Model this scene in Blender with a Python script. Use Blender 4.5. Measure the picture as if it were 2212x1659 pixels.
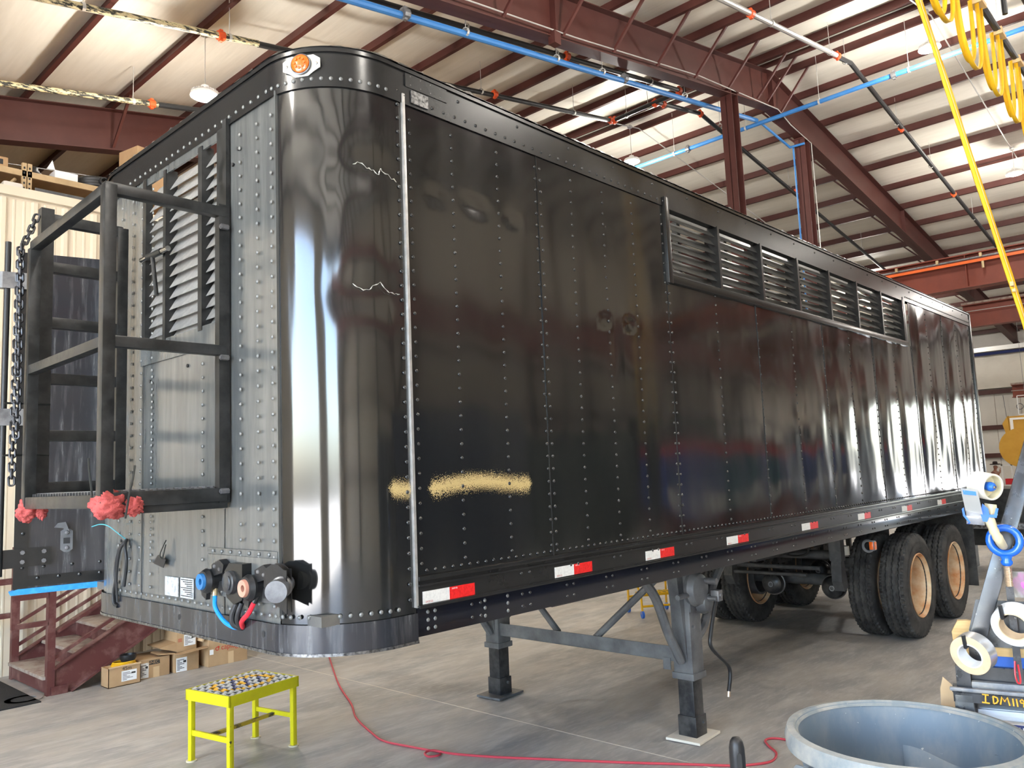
import bpy, bmesh, math, random
from mathutils import Vector, Matrix, noise
for o in list(bpy.data.objects): bpy.data.objects.remove(o)
SC = bpy.context.scene
COL = SC.collection
PI = math.pi
# ---------------------------------------------------------------- camera
CAM = Vector((-1.7532, -2.6555, 1.8335)); YAW, PITCH, ROLL, FPX = 0.74893, 0.11145, -0.04154, 1729.5
cf = Vector((math.cos(PITCH)*math.cos(YAW), math.cos(PITCH)*math.sin(YAW), math.sin(PITCH)))
cr0 = Vector((math.sin(YAW), -math.cos(YAW), 0)); cu0 = cr0.cross(cf)
cr = cr0*math.cos(ROLL)+cu0*math.sin(ROLL); cu = -cr0*math.sin(ROLL)+cu0*math.cos(ROLL)
cam_d = bpy.data.cameras.new('camera'); cam = bpy.data.objects.new('camera', cam_d); COL.objects.link(cam)
cam.matrix_world = Matrix(((cr.x, cu.x, -cf.x, CAM.x), (cr.y, cu.y, -cf.y, CAM.y), (cr.z, cu.z, -cf.z, CAM.z), (0, 0, 0, 1)))
cam_d.sensor_fit = 'HORIZONTAL'; cam_d.sensor_width = 36; cam_d.lens = FPX/2212*36; cam_d.clip_end = 300
SC.camera = cam
# ---------------------------------------------------------------- light and exposure
SC.view_settings.view_transform = 'Standard'; SC.view_settings.look = 'None'
SC.view_settings.gamma = 1; SC.view_settings.use_curve_mapping = False
SC.view_settings.exposure = 1.3
W = bpy.data.worlds.new('sky'); SC.world = W; W.use_nodes = True
wn = W.node_tree.nodes; wl = W.node_tree.links
sky = wn.new('ShaderNodeTexSky'); sky.sky_type = 'NISHITA'; sky.sun_disc = False
sky.sun_elevation = math.radians(55); sky.sun_rotation = 0; sky.dust_density = 2.5
bgn = wn['Background']; bgn.inputs['Strength'].default_value = 1.7; wl.new(sky.outputs[0], bgn.inputs['Color'])
sun_d = bpy.data.lights.new('sun_offscreen', 'SUN'); sun_d.energy = 40.0; sun_d.angle = math.radians(1.0); sun_d.color = (1, .96, .9)
sun = bpy.data.objects.new('sun_offscreen', sun_d); COL.objects.link(sun); sun.rotation_euler = (math.radians(-35), 0, 0)
LAMP_W = 195.0      # watts of each high-bay lamp
# ---------------------------------------------------------------- materials
MATS = {}
def M(name, col, rough=.5, metal=0, col2=None, scale=8, detail=6, mix=(.4, .65), bump=0, bscale=40, ior=1.45, coat=0, stretch=(1, 1, 1), rvar=0, emit=0, alpha=1, trans=0, spots=None):
    m = bpy.data.materials.new(name); m.use_nodes = True; MATS[name] = m
    nt = m.node_tree; N = nt.nodes; L = nt.links; b = N['Principled BSDF']
    b.inputs['Base Color'].default_value = (*col, 1); b.inputs['Roughness'].default_value = rough
    b.inputs['Metallic'].default_value = metal; b.inputs['IOR'].default_value = ior
    b.inputs['Coat Weight'].default_value = coat; b.inputs['Coat Roughness'].default_value = .05
    if trans: b.inputs['Transmission Weight'].default_value = trans
    if alpha < 1: b.inputs['Alpha'].default_value = alpha
    if emit: b.inputs['Emission Color'].default_value = (*col, 1); b.inputs['Emission Strength'].default_value = emit
    if col2 or bump or rvar or spots:
        tc = N.new('ShaderNodeTexCoord'); mp = N.new('ShaderNodeMapping'); L.new(tc.outputs['Object'], mp.inputs[0])
        mp.inputs['Scale'].default_value = stretch
    if col2 or rvar:
        n = N.new('ShaderNodeTexNoise'); n.inputs['Scale'].default_value = scale; n.inputs['Detail'].default_value = detail
        n.inputs['Roughness'].default_value = .62; L.new(mp.outputs[0], n.inputs['Vector'])
        r = N.new('ShaderNodeMapRange'); r.inputs[1].default_value, r.inputs[2].default_value = mix; L.new(n.outputs[0], r.inputs[0])
        if col2:
            x = N.new('ShaderNodeMix'); x.data_type = 'RGBA'; L.new(r.outputs[0], x.inputs[0])
            x.inputs[6].default_value = (*col, 1); x.inputs[7].default_value = (*col2, 1); last = x.outputs[2]
        if rvar:
            q = N.new('ShaderNodeMapRange'); L.new(r.outputs[0], q.inputs[0]); q.inputs[3].default_value = rough; q.inputs[4].default_value = rough+rvar
            L.new(q.outputs[0], b.inputs['Roughness'])
    if col2 and not spots: L.new(last, b.inputs['Base Color'])
    if spots:   # (colour, noise scale, threshold): small sharp specks
        n3 = N.new('ShaderNodeTexNoise'); n3.inputs['Scale'].default_value = spots[1]; n3.inputs['Detail'].default_value = 3; L.new(tc.outputs['Object'], n3.inputs['Vector'])
        r3 = N.new('ShaderNodeMapRange'); r3.inputs[1].default_value = spots[2]; r3.inputs[2].default_value = spots[2]+.04; L.new(n3.outputs[0], r3.inputs[0])
        x3 = N.new('ShaderNodeMix'); x3.data_type = 'RGBA'; L.new(r3.outputs[0], x3.inputs[0])
        if col2: L.new(last, x3.inputs[6])
        else: x3.inputs[6].default_value = (*col, 1)
        x3.inputs[7].default_value = (*spots[0], 1); L.new(x3.outputs[2], b.inputs['Base Color'])
    if bump:
        n2 = N.new('ShaderNodeTexNoise'); n2.inputs['Scale'].default_value = bscale; n2.inputs['Detail'].default_value = 4; L.new(mp.outputs[0], n2.inputs['Vector'])
        bp = N.new('ShaderNodeBump'); bp.inputs['Strength'].default_value = bump; bp.inputs['Distance'].default_value = .01
        L.new(n2.outputs[0], bp.inputs['Height']); L.new(bp.outputs[0], b.inputs['Normal'])
    return m
black = (.012, .0125, .0125)
M('paint', black, .09, ior=1.75, col2=(.02, .02, .019), scale=3, rvar=.06, stretch=(1, 1, .3))
M('paint_front', (.075, .08, .08), .15, ior=1.85, col2=(.11, .115, .11), scale=5, rvar=.1, stretch=(1, 4, .4), spots=((.3, .31, .3), 150, .78))
M('rail_lower', (.006, .007, .012), .14, ior=1.55, col2=(.012, .012, .016), scale=5)
M('paint_rail', (.012, .012, .012), .22, ior=1.42, col2=(.018, .018, .018), scale=4, mix=(.3, .7), rvar=.04)
M('paint_band', (.02, .021, .026), .2, ior=1.6, col2=(.11, .115, .12), scale=9, mix=(.5, .85), rvar=.2, stretch=(3, 3, .25))
M('frame_black', (.011, .012, .012), .32, col2=(.03, .03, .03), scale=14, rvar=.15)
M('rivet', (.02, .021, .021), .2, ior=1.7)
M('slat_dark', (.045, .047, .045), .38, col2=(.08, .08, .075), scale=10)
M('slat_alu', (.42, .42, .41), .35, metal=.55, col2=(.58, .57, .55), scale=20)
M('inner', (.16, .15, .13), .6, col2=(.08, .08, .08), scale=3)
M('raw_edge', (.25, .25, .25), .3, metal=.8, col2=(.03, .03, .03), scale=60)
M('chain_steel', (.06, .06, .065), .35, metal=.6)
M('dark_green', (.02, .035, .028), .5); M('dark_grey', (.03, .03, .032), .5); M('maroon', (.06, .015, .015), .5); M('dark_navy', (.012, .02, .05), .5)
M('chrome', (.5, .5, .5), .2, metal=1)
M('steel', (.22, .22, .225), .42, metal=.6, col2=(.12, .12, .125), scale=12)
M('alu_bracket', (.62, .61, .57), .3, metal=.4)
M('amber', (.7, .11, .004), .25, ior=1.5, coat=.5)
M('rubber', (.022, .022, .023), .75, col2=(.06, .058, .055), scale=7, bump=.2, bscale=90)
M('rubber_hose', (.02, .02, .021), .5)
M('rim_rust', (.5, .2, .06), .55, col2=(.72, .6, .4), scale=4, mix=(.35, .7))
M('hub', (.15, .1, .08), .6, col2=(.3, .02, .02), scale=6)
M('under', (.055, .056, .06), .55, col2=(.1, .1, .1), scale=9)
M('leg_grey', (.16, .165, .17), .42, col2=(.05, .05, .055), scale=5, mix=(.35, .75), spots=((.3, .3, .3), 150, .74))
M('leg_black', (.016, .017, .02), .28, col2=(.06, .06, .06), scale=12, spots=((.25, .25, .24), 180, .76))
M('refl_white', (.78, .78, .75), .3, col2=(.66, .66, .64), scale=90)
M('refl_red', (.8, .02, .02), .28, col2=(.6, .01, .01), scale=90)
M('plate_white', (.6, .61, .6), .4, col2=(.3, .31, .31), scale=45)
M('red_rubber', (.72, .02, .04), .35); M('blue_rubber', (.01, .27, .75), .35)
M('glad_blue', (.03, .17, .42), .4); M('glad_red', (.52, .25, .18), .5)
M('brass', (.5, .38, .22), .4, metal=.6)
M('cyan_line', (.1, .5, .6), .4)
M('rag', (.52, .10, .09), .95, col2=(.40, .07, .065), scale=25, bump=.5, bscale=160)
M('hose_red', (.5, .05, .07), .45); M('rivet_front', (.13, .135, .13), .2, ior=1.7)
M('zip', (.02, .022, .02), .4)
M('tape_blue', (.02, .27, .72), .6, col2=(.05, .36, .8), scale=30)
M('yellow', (.70, .64, .01), .4, col2=(.6, .53, .01), scale=5, spots=((.05, .04, .02), 26, .72))
M('yellow_dull', (.5, .36, .03), .5, col2=(.04, .04, .035), scale=14, mix=(.5, .6))
M('yellow_step', (.75, .42, .01), .45)
M('foot_cream', (.65, .58, .4), .6)
M('tread_alu', (.62, .61, .57), .4, metal=.3, col2=(.42, .42, .4), scale=40)
M('tread_orange', (.8, .42, .03), .5); M('tread_navy', (.12, .12, .22), .5); M('tread_dark', (.02, .02, .02), .6)
M('red_iron', (.062, .017, .013), .5, col2=(.072, .021, .016), scale=3, spots=((.16, .08, .06), 30, .8))
M('purlin', (.07, .019, .015), .5, col2=(.085, .026, .02), scale=2)
M('crane', (.2, .04, .02), .45, col2=(.17, .034, .018), scale=2)
M('orange_rail', (.8, .14, .02), .4)
M('stair_red', (.10, .03, .028), .5, col2=(.25, .14, .12), scale=6, mix=(.5, .8))
M('stair_dust', (.36, .3, .25), .85, col2=(.17, .08, .07), scale=9, mix=(.45, .75))
M('insul', (.82, .775, .68), .55, col2=(.76, .715, .62), scale=1.5, bump=.25, bscale=3.5, stretch=(6, .6, 1))
M('wall_panel', (.70, .61, .47), .45, col2=(.66, .57, .44), scale=2)
M('wall_white', (.72, .69, .63), .5, col2=(.66, .63, .57), scale=1.2)
M('pipe_black', (.02, .02, .021), .4); M('pipe_chip', (.62, .52, .3), .6, col2=(.03, .03, .025), scale=16, mix=(.46, .54), stretch=(.5, 2, 2))
M('pipe_blue', (.035, .17, .45), .4, col2=(.05, .2, .48), scale=3); M('pipe_grey', (.45, .44, .42), .35, metal=.4)
M('coupling', (.7, .09, .02), .45); M('conduit', (.6, .59, .56), .35, metal=.5)
M('lens', (1, .93, .8), .3, emit=30); M('lamp_body', (.75, .73, .7), .4)
M('sling', (.85, .5, .01), .6, col2=(.78, .42, .01), scale=6); M('sling_back', (.7, .5, .25), .7)
M('cardboard', (.46, .3, .16), .8, col2=(.4, .25, .13), scale=5); M('card_light', (.6, .42, .24), .8)
M('label_white', (.8, .8, .79), .5); M('ink', (.03, .03, .03), .6); M('ink_red', (.5, .05, .03), .6)
M('tan', (.5, .36, .2), .7, col2=(.4, .28, .15), scale=4); M('plywood', (.35, .22, .1), .75, col2=(.28, .17, .08), scale=5)
M('wood', (.62, .42, .18), .6, col2=(.5, .32, .12), scale=6, stretch=(1, 1, 14)); M('black_plastic', (.015, .015, .016), .4, bump=.1)
M('mat_black', (.02, .02, .02), .95, bump=.8, bscale=140, col2=(.04, .04, .04), scale=80)
M('can', (.13, .175, .22), .5, col2=(.26, .27, .27), scale=7, mix=(.42, .78), stretch=(1, 1, .5), rvar=.2, spots=((.5, .5, .47), 55, .72))
M('can_rim', (.18, .21, .225), .5, col2=(.34, .33, .3), scale=12, mix=(.4, .7))
M('cart_black', (.02, .022, .024), .22, ior=1.6, col2=(.05, .05, .055), scale=10, rvar=.2, spots=((.4, .39, .36), 60, .7))
M('cart_grey', (.3, .29, .27), .5, col2=(.1, .12, .16), scale=9)
M('eye_blue', (.01, .12, .6), .22, coat=.5); M('zinc', (.6, .48, .36), .35, metal=.8)
M('tape_white', (.66, .68, .7), .45); M('tape_tan', (.66, .5, .32), .7, col2=(.58, .43, .27), scale=30); M('tape_silver', (.5, .5, .5), .25, metal=.5)
M('tape_cream', (.62, .58, .5), .5); M('gun_metal', (.55, .55, .56), .25, metal=.8); M('gun_blue', (.02, .14, .6), .35); M('gun_cream', (.6, .53, .34), .45)
M('clear', (.4, .4, .38), .15, alpha=.5); M('pink', (.7, .12, .5), .5)
M('tote', (.72, .74, .76), .4); M('box_cream', (.7, .66, .6), .6); M('navy', (.02, .03, .13), .5); M('paint_orange', (.85, .4, .03), .5)
M('gold', (.5, .27, .03), .5, col2=(.45, .23, .02), scale=3); M('white', (.8, .8, .78), .4); M('red', (.6, .02, .03), .3); M('beige', (.62, .6, .54), .35)
M('skin', (.32, .15, .1), .6); M('shirt', (.16, .06, .045), .8); M('jeans', (.03, .05, .12), .85); M('hat', (.03, .02, .018), .8)
M('teal', (.02, .13, .16), .5); M('blue_cab', (.03, .06, .25), .4)
M('apron', (.5, .49, .46), .8, col2=(.42, .41, .39), scale=.6); M('concrete_dust', (.68, .63, .54), .9)
def floor_mat():
    m = bpy.data.materials.new('concrete'); m.use_nodes = True; MATS['concrete'] = m
    nt = m.node_tree; N = nt.nodes; L = nt.links; b = N['Principled BSDF']
    tc = N.new('ShaderNodeTexCoord')
    def nz(scale, stretch, lo, hi, rot=0, det=8):
        mp = N.new('ShaderNodeMapping'); mp.inputs['Scale'].default_value = stretch; mp.inputs['Rotation'].default_value = (0, 0, rot); L.new(tc.outputs['Object'], mp.inputs[0])
        n = N.new('ShaderNodeTexNoise'); n.inputs['Scale'].default_value = scale; n.inputs['Detail'].default_value = det; n.inputs['Roughness'].default_value = .65; L.new(mp.outputs[0], n.inputs['Vector'])
        r = N.new('ShaderNodeMapRange'); r.inputs[1].default_value = lo; r.inputs[2].default_value = hi; L.new(n.outputs[0], r.inputs[0]); return r.outputs[0]
    def mx(f, a, c):
        x = N.new('ShaderNodeMix'); x.data_type = 'RGBA'; L.new(f, x.inputs[0])
        if isinstance(a, tuple): x.inputs[6].default_value = (*a, 1)
        else: L.new(a, x.inputs[6])
        x.inputs[7].default_value = (*c, 1); return x.outputs[2]
    c = mx(nz(.9, (1, 2.2, 1), .38, .6, .35), (.43, .40, .36), (.305, .30, .292))
    c = mx(nz(2.2, (1, 3.5, 1), .48, .72, .55), c, (.52, .50, .46))
    c = mx(nz(.5, (1.5, 1, 1), .54, .74), c, (.175, .165, .15))
    c = mx(nz(6, (1, 6, 1), .52, .74, .75), c, (.5, .49, .47))
    c = mx(nz(70, (1, 1, 1), .74, .78, 0, 2), c, (.55, .53, .49))
    L.new(c, b.inputs['Base Color'])
    rr = N.new('ShaderNodeMapRange'); L.new(nz(1.5, (1, 2, 1), .3, .7), rr.inputs[0]); rr.inputs[3].default_value = .3; rr.inputs[4].default_value = .6; L.new(rr.outputs[0], b.inputs['Roughness'])
floor_mat()
def side_mat():   # glossy black side paint carrying the sprayed cream streak, a mark with a shape of its own
    m = M('paint_side', black, .09, ior=1.75, col2=(.02, .02, .019), scale=3, rvar=.05, stretch=(1, 1, .3)); nt = m.node_tree; N = nt.nodes; L = nt.links; b = N['Principled BSDF']
    src = b.inputs['Base Color'].links[0].from_socket
    tc = N.new('ShaderNodeTexCoord'); sp = N.new('ShaderNodeSeparateXYZ'); L.new(tc.outputs['Object'], sp.inputs[0])
    def mth(op, a, c=None):
        n = N.new('ShaderNodeMath'); n.operation = op
        for i, v in enumerate((a, c)):
            if v is None: continue
            if isinstance(v, (int, float)): n.inputs[i].default_value = v
            else: L.new(v, n.inputs[i])
        return n.outputs[0]
    wob = mth('MULTIPLY', mth('SINE', mth('MULTIPLY', sp.outputs[0], 9.5)), .012)
    dz = mth('ABSOLUTE', mth('SUBTRACT', mth('SUBTRACT', sp.outputs[2], wob), 1.794))
    dx = mth('MAXIMUM', mth('SUBTRACT', mth('ABSOLUTE', mth('SUBTRACT', sp.outputs[0], .879)), .312), 0)
    dx2 = mth('MAXIMUM', mth('SUBTRACT', mth('ABSOLUTE', mth('SUBTRACT', sp.outputs[0], .395)), .04), 0)
    d = mth('ADD', dz, mth('MULTIPLY', mth('MINIMUM', dx, dx2), 1.6))
    n = N.new('ShaderNodeTexNoise'); n.inputs['Scale'].default_value = 330; n.inputs['Detail'].default_value = 3; L.new(tc.outputs['Object'], n.inputs['Vector'])
    lim = mth('MULTIPLY', mth('SUBTRACT', n.outputs[0], .33), .17)
    f = N.new('ShaderNodeMapRange'); L.new(mth('SUBTRACT', lim, d), f.inputs[0]); f.inputs[1].default_value = -.002; f.inputs[2].default_value = .004
    x = N.new('ShaderNodeMix'); x.data_type = 'RGBA'; L.new(f.outputs[0], x.inputs[0]); L.new(src, x.inputs[6]); x.inputs[7].default_value = (.58, .44, .2, 1)
    L.new(x.outputs[2], b.inputs['Base Color'])
side_mat()
# ---------------------------------------------------------------- mesh helpers
class MB:
    bev = False
    def __init__(s): s.bm = bmesh.new()
    def poly(s, vs): return s.bm.faces.new([s.bm.verts.new(v) for v in vs])
    def box(s, x0, x1, y0, y1, z0, z1, bev=0):
        return s.obox(Vector(((x0+x1)/2, (y0+y1)/2, (z0+z1)/2)), (abs(x1-x0), abs(y1-y0), abs(z1-z0)), None, bev)
    def obox(s, c, size, rot=None, bev=0):
        mt = Matrix.Translation(c) @ (rot.to_4x4() if rot else Matrix()) @ Matrix.Diagonal((*size, 1))
        r = bmesh.ops.create_cube(s.bm, size=1, matrix=mt)
        if bev:
            s.bev = True
            es = list({e for v in r['verts'] for e in v.link_edges})
            bmesh.ops.bevel(s.bm, geom=es, offset=bev, segments=2, affect='EDGES', profile=.6)
        return s
    def bar(s, p, q, w, h=None, up=(0, 0, 1), bev=0):
        p, q = Vector(p), Vector(q); h = h or w; d = (q-p); ln = d.length; d.normalize(); u = Vector(up)
        if abs(d.dot(u)) > .95: u = Vector((0, 1, 0))
        sx = d.cross(u).normalized(); sz = sx.cross(d)
        return s.obox((p+q)/2, (w, ln, h), Matrix((sx, d, sz)).transposed(), bev)
    def cyl(s, p, q, r, n=16, r2=None, cap=True):
        p, q = Vector(p), Vector(q); d = (q-p).normalized(); a = d.orthogonal().normalized(); b = d.cross(a); r2 = r if r2 is None else r2
        A = [s.bm.verts.new(p+(a*math.cos(t)+b*math.sin(t))*r) for t in [2*PI*i/n for i in range(n)]]
        B = [s.bm.verts.new(q+(a*math.cos(t)+b*math.sin(t))*r2) for t in [2*PI*i/n for i in range(n)]]
        for i in range(n): s.bm.faces.new((A[i], A[(i+1) % n], B[(i+1) % n], B[i]))
        if cap: s.bm.faces.new(A[::-1]); s.bm.faces.new(B)
        return s
    def tube(s, pts, r, n=8, closed=False, flat=None):
        P = [Vector(p) for p in pts]; rings = []; k = len(P); a = None
        for i in range(k):
            if closed: t = P[(i+1) % k]-P[i-1]
            else: t = P[min(i+1, k-1)]-P[max(i-1, 0)]
            t.normalize()
            a = (a - t*a.dot(t)) if a is not None else t.orthogonal()
            if a.length < 1e-6: a = t.orthogonal()
            a.normalize(); b = t.cross(a)
            rr = r[i] if isinstance(r, (list, tuple)) else r
            rings.append([s.bm.verts.new(P[i]+(a*math.cos(2*PI*j/n)+b*math.sin(2*PI*j/n))*rr) for j in range(n)])
        for i in range(k if closed else k-1):
            A, B = rings[i], rings[(i+1) % k]
            for j in range(n): s.bm.faces.new((A[j], A[(j+1) % n], B[(j+1) % n], B[j]))
        if not closed: s.bm.faces.new(rings[0][::-1]); s.bm.faces.new(rings[-1])
        return s
    def lathe(s, prof, o=(0, 0, 0), ax=(0, 0, 1), n=32, closed=False):   # prof: (radius, height along axis)
        o = Vector(o); d = Vector(ax).normalized(); a = d.orthogonal().normalized(); b = d.cross(a); R = []
        for rr, h in prof:
            if rr < 1e-6: R.append([s.bm.verts.new(o+d*h)])
            else: R.append([s.bm.verts.new(o+d*h+(a*math.cos(2*PI*j/n)+b*math.sin(2*PI*j/n))*rr) for j in range(n)])
        m = len(R)
        for i in range(m if closed else m-1):
            A, B = R[i], R[(i+1) % m]
            for j in range(n):
                k = (j+1) % n
                if len(A) == 1 and len(B) == 1: continue
                if len(A) == 1: s.bm.faces.new((A[0], B[k], B[j]))
                elif len(B) == 1: s.bm.faces.new((A[j], A[k], B[0]))
                else: s.bm.faces.new((A[j], A[k], B[k], B[j]))
        return s
    def prism(s, poly, f, t0, t1):    # f(u, v, t) -> point
        A = [s.bm.verts.new(f(u, v, t0)) for u, v in poly]; B = [s.bm.verts.new(f(u, v, t1)) for u, v in poly]; n = len(poly)
        s.bm.faces.new(A[::-1]); s.bm.faces.new(B)
        for i in range(n): s.bm.faces.new((A[i], A[(i+1) % n], B[(i+1) % n], B[i]))
        return s
    def grid(s, f, nu, nv):
        V = [[s.bm.verts.new(f(i/nu, j/nv)) for j in range(nv+1)] for i in range(nu+1)]
        for i in range(nu):
            for j in range(nv): s.bm.faces.new((V[i][j], V[i+1][j], V[i+1][j+1], V[i][j+1]))
        return s
    def dome(s, c, nrm, r, h=None, n=8):
        h = h or r*.6; c = Vector(c)
        return s.lathe([(r, 0), (r*.8, h*.65), (0, h)], c, nrm, n)
    def ball(s, c, r, n=12, m=8):
        rx = r if isinstance(r, (tuple, list)) else (r, r, r)
        i0 = len(s.bm.verts); s.lathe([(math.sin(PI*i/m), -math.cos(PI*i/m)) for i in range(m+1)], (0, 0, 0), (0, 0, 1), n)
        s.bm.verts.ensure_lookup_table()
        for v in s.bm.verts[i0:]: v.co = Vector((v.co.x*rx[0]+c[0], v.co.y*rx[1]+c[1], v.co.z*rx[2]+c[2]))
        return s
    def build(s, name, mat, parent=None, smooth=35):
        bmesh.ops.recalc_face_normals(s.bm, faces=s.bm.faces)
        me = bpy.data.meshes.new(name); s.bm.to_mesh(me); s.bm.free()
        me.materials.append(MATS[mat])
        if smooth:
            me.shade_smooth(); me.set_sharp_from_angle(angle=math.radians(18 if s.bev else smooth))
        o = bpy.data.objects.new(name, me); COL.objects.link(o); o.parent = parent
        return o
def tag(o, label, cat, group=None, kind=None):
    o['label'] = label
    if cat: o['category'] = cat
    if group: o['group'] = group
    if kind: o['kind'] = kind
    return o
def thing(name, label, cat, loc=(0, 0, 0), rz=0, group=None):
    o = bpy.data.objects.new(name, None); COL.objects.link(o); o.location = loc; o.rotation_euler = (0, 0, rz); o.empty_display_size = .1
    return tag(o, label, cat, group)
def struct(o, label=None):
    o['kind'] = 'structure'
    if label: o['label'] = label
    return o
def dup(o, parent=None, loc=None, rot=None):
    c = o.copy(); COL.objects.link(c); c.parent = parent
    for ch in list(o.children): dup(ch, c)
    if loc is not None: c.location = loc
    if rot is not None: c.rotation_euler = rot
    return c
def part(name, mat, parent, fn, smooth=35):
    m = MB(); fn(m); return m.build(name, mat, parent, smooth)
def B(name, mat, parent, *a, bev=0): return MB().box(*a, bev=bev).build(name, mat, parent)
def text(name, body, size, mat, parent, mtx, ext=.0006, sx=1, bold=0):
    cv = bpy.data.curves.new(name, 'FONT'); cv.body = body; cv.size = size; cv.extrude = ext; cv.align_x = 'CENTER'; cv.align_y = 'CENTER'; cv.offset = bold; cv.resolution_u = 3
    t = bpy.data.objects.new('tmp', cv); COL.objects.link(t); dg = bpy.context.evaluated_depsgraph_get()
    me = bpy.data.meshes.new_from_object(t.evaluated_get(dg)); bpy.data.objects.remove(t); bpy.data.curves.remove(cv)
    me.materials.clear(); me.materials.append(MATS[mat])
    o = bpy.data.objects.new(name, me); COL.objects.link(o); o.parent = parent; o.matrix_local = mtx @ Matrix.Diagonal((sx, 1, 1, 1)); return o
def frame(o, x, y):   # matrix from origin and the two in-plane axes
    x = Vector(x).normalized(); y = Vector(y).normalized(); z = x.cross(y); o = Vector(o)
    return Matrix(((x.x, y.x, z.x, o.x), (x.y, y.y, z.y, o.y), (x.z, y.z, z.z, o.z), (0, 0, 0, 1)))
def smoothpath(pts, n=8):   # Catmull-Rom
    P = [Vector(p) for p in pts]; P = [P[0]*2-P[1]]+P+[P[-1]*2-P[-2]]; out = []
    for i in range(1, len(P)-2):
        a, b, c, d = P[i-1:i+3]
        for k in range(n):
            t = k/n; out.append(.5*((2*b)+(c-a)*t+(2*a-5*b+4*c-d)*t*t+(3*b-a-3*c+d)*t**3))
    out.append(P[-2]); return out
rnd = random.Random(7)
# ---------------------------------------------------------------- the building
X0, X1, Y0, Y1 = -9.0, 39.5, -14.0, 22.0
def zr(x): return 10.82-.184*(15.42-x) if x < 15.42 else 10.82-.15*(x-15.42)     # top of the rafters
def zb(x): return 9.98-.178*(15.16-x) if x < 15.16 else 9.98-.139*(x-15.16)      # underside of the rafters
floor = struct(MB().box(X0, X1, Y0, Y1, -.2, 0).build('floor', 'concrete'), 'worn grey-brown concrete floor with saw-cut joints')
for x in (-3.36, 2.76, 8.88, 15.0, 21.1, 27.2, 33.3): B('floor_joint', 'concrete_dust', floor, x-.004, x+.004, Y0, Y1, -.001, .0008)
for y in (-6.5, 5.08+6.1): B('floor_joint', 'concrete_dust', floor, X0, X1, y-.004, y+.004, -.001, .0008)
ground = MB().box(-60, X0, -60, 60, -.25, -.03).build('ground_front', 'apron'); struct(ground, 'concrete apron outside the bay doors')
struct(MB().box(X1, 90, -60, 60, -.25, -.03).build('ground_back', 'apron'), 'concrete yard outside the far door')
def wall(name, label, mat, holes, axis, at, lo, hi, zt, thick=.2):
    """a wall of boxes around openings (a0, a1, ztop); axis 'x' = plane x const"""
    m = MB(); cuts = sorted(holes); a = lo
    def bx(a0, a1, z0, z1):
        if a1-a0 < 1e-4: return
        n = 8
        for i in range(n):
            p, q = a0+(a1-a0)*i/n, a0+(a1-a0)*(i+1)/n; t = max(zt(p), zt(q)) if z1 is None else z1
            if axis == 'x': m.box(at, at+thick, p, q, z0, t)
            else: m.box(p, q, at, at+thick, z0, t)
    for a0, a1, h in cuts: bx(a, a0, 0, None); bx(a0, a1, h, None); a = a1
    bx(a, hi, 0, None)
    return struct(m.build(name, mat), label)
ef, eb = zr(X0)+.3, zr(X1)+.3
wf = wall('wall_front', 'pale metal end wall with two open bay doors', 'wall_panel', [(-11.0, -6.0, 5.6), (-3.6, 2.6, 5.6)], 'x', X0-.2, Y0, Y1, lambda a: ef)
wb = wall('wall_back', 'far pale end wall with girts and an open bay door', 'wall_white', [(-10.8, -5.8, 4.3)], 'x', X1, Y0, Y1, lambda a: eb)
wr = wall('wall_right', 'long pale side wall with brown girts', 'wall_panel', [], 'y', Y0-.2, X0, X1, lambda a: zr(a)+.3)
wl_ = wall('wall_far_left', 'long pale side wall beyond the mezzanine', 'wall_white', [], 'y', Y1, X0, X1, lambda a: zr(a)+.3)
for z in (1.75, 3.0, 4.6): B('girt', 'purlin', wb, X1-.2, X1-.001, -3.9, Y1, z-.1, z+.1)
for z in (1.9, 3.6, 5.4): B('girt', 'purlin', wr, X0, X1, Y0+.001, Y0+.2, z-.1, z+.1)
for x in (-3, 4, 11, 18, 25, 28.8): B('wall_column', 'red_iron', wr, x-.15, x+.15, Y0+.001, Y0+.45, 0, zr(x), bev=.01)
for k in range(26):   # seams of the far wall sheets
    B('wall_seam', 'stair_dust', wb, X1-.012, X1-.001, -4+k*1.0, -3.985+k*1.0, 0, 4.5)
part('wall_insulation', 'insul', wb, lambda m: m.grid(lambda u, v: (X1-.25+.18*abs(math.sin(v*PI))*-1+.03*math.sin(u*190+v*4), -3.9+u*(Y1+3.9), 4.75+v*1.55), 260, 6))
B('eave_beam', 'conduit', wb, X1-.45, X1-.3, -4, 12, 6.42, 6.62); MB().cyl((X1-.5, -4, 6.3), (X1-.5, 12, 6.3), .07, 8).build('eave_pipe', 'navy', wb)
# ceiling: roof deck, blanket strips, purlins, rafters
rd = MB()
for a, b in ((X0-.3, 15.42), (15.42, X1+.3)): rd.prism([(a, zr(a)+.34), (b, zr(b)+.34), (b, zr(b)+.40), (a, zr(a)+.40)], lambda u, v, t: (u, t, v), Y0-.3, Y1+.3)
ceil = struct(rd.build('ceiling', 'conduit'), 'metal roof lined with cream insulation over red-brown purlins')
PUR = sorted([14.62-1.38*k for k in range(18) if 14.62-1.38*k > X0+.1]+[15.12, 15.78]+[16.91+1.49*k for k in range(16) if 16.91+1.49*k < X1-.1])
pm = None
for i, x in enumerate(PUR):
    if pm is None:
        m = MB(); m.box(-.004, .004, Y0, Y1, 0, .2); m.box(-.07, .004, Y0, Y1, 0, .006); m.box(-.07, -.064, Y0, Y1, 0, .02); m.box(-.004, .07, Y0, Y1, .194, .2)
        o = m.build('purlin', 'purlin', ceil); pm = o.data
    else: o = bpy.data.objects.new('purlin', pm); COL.objects.link(o); o.parent = ceil
    o.location = (x, 0, zr(x))
ed = [X0]+PUR+[X1]
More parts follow.
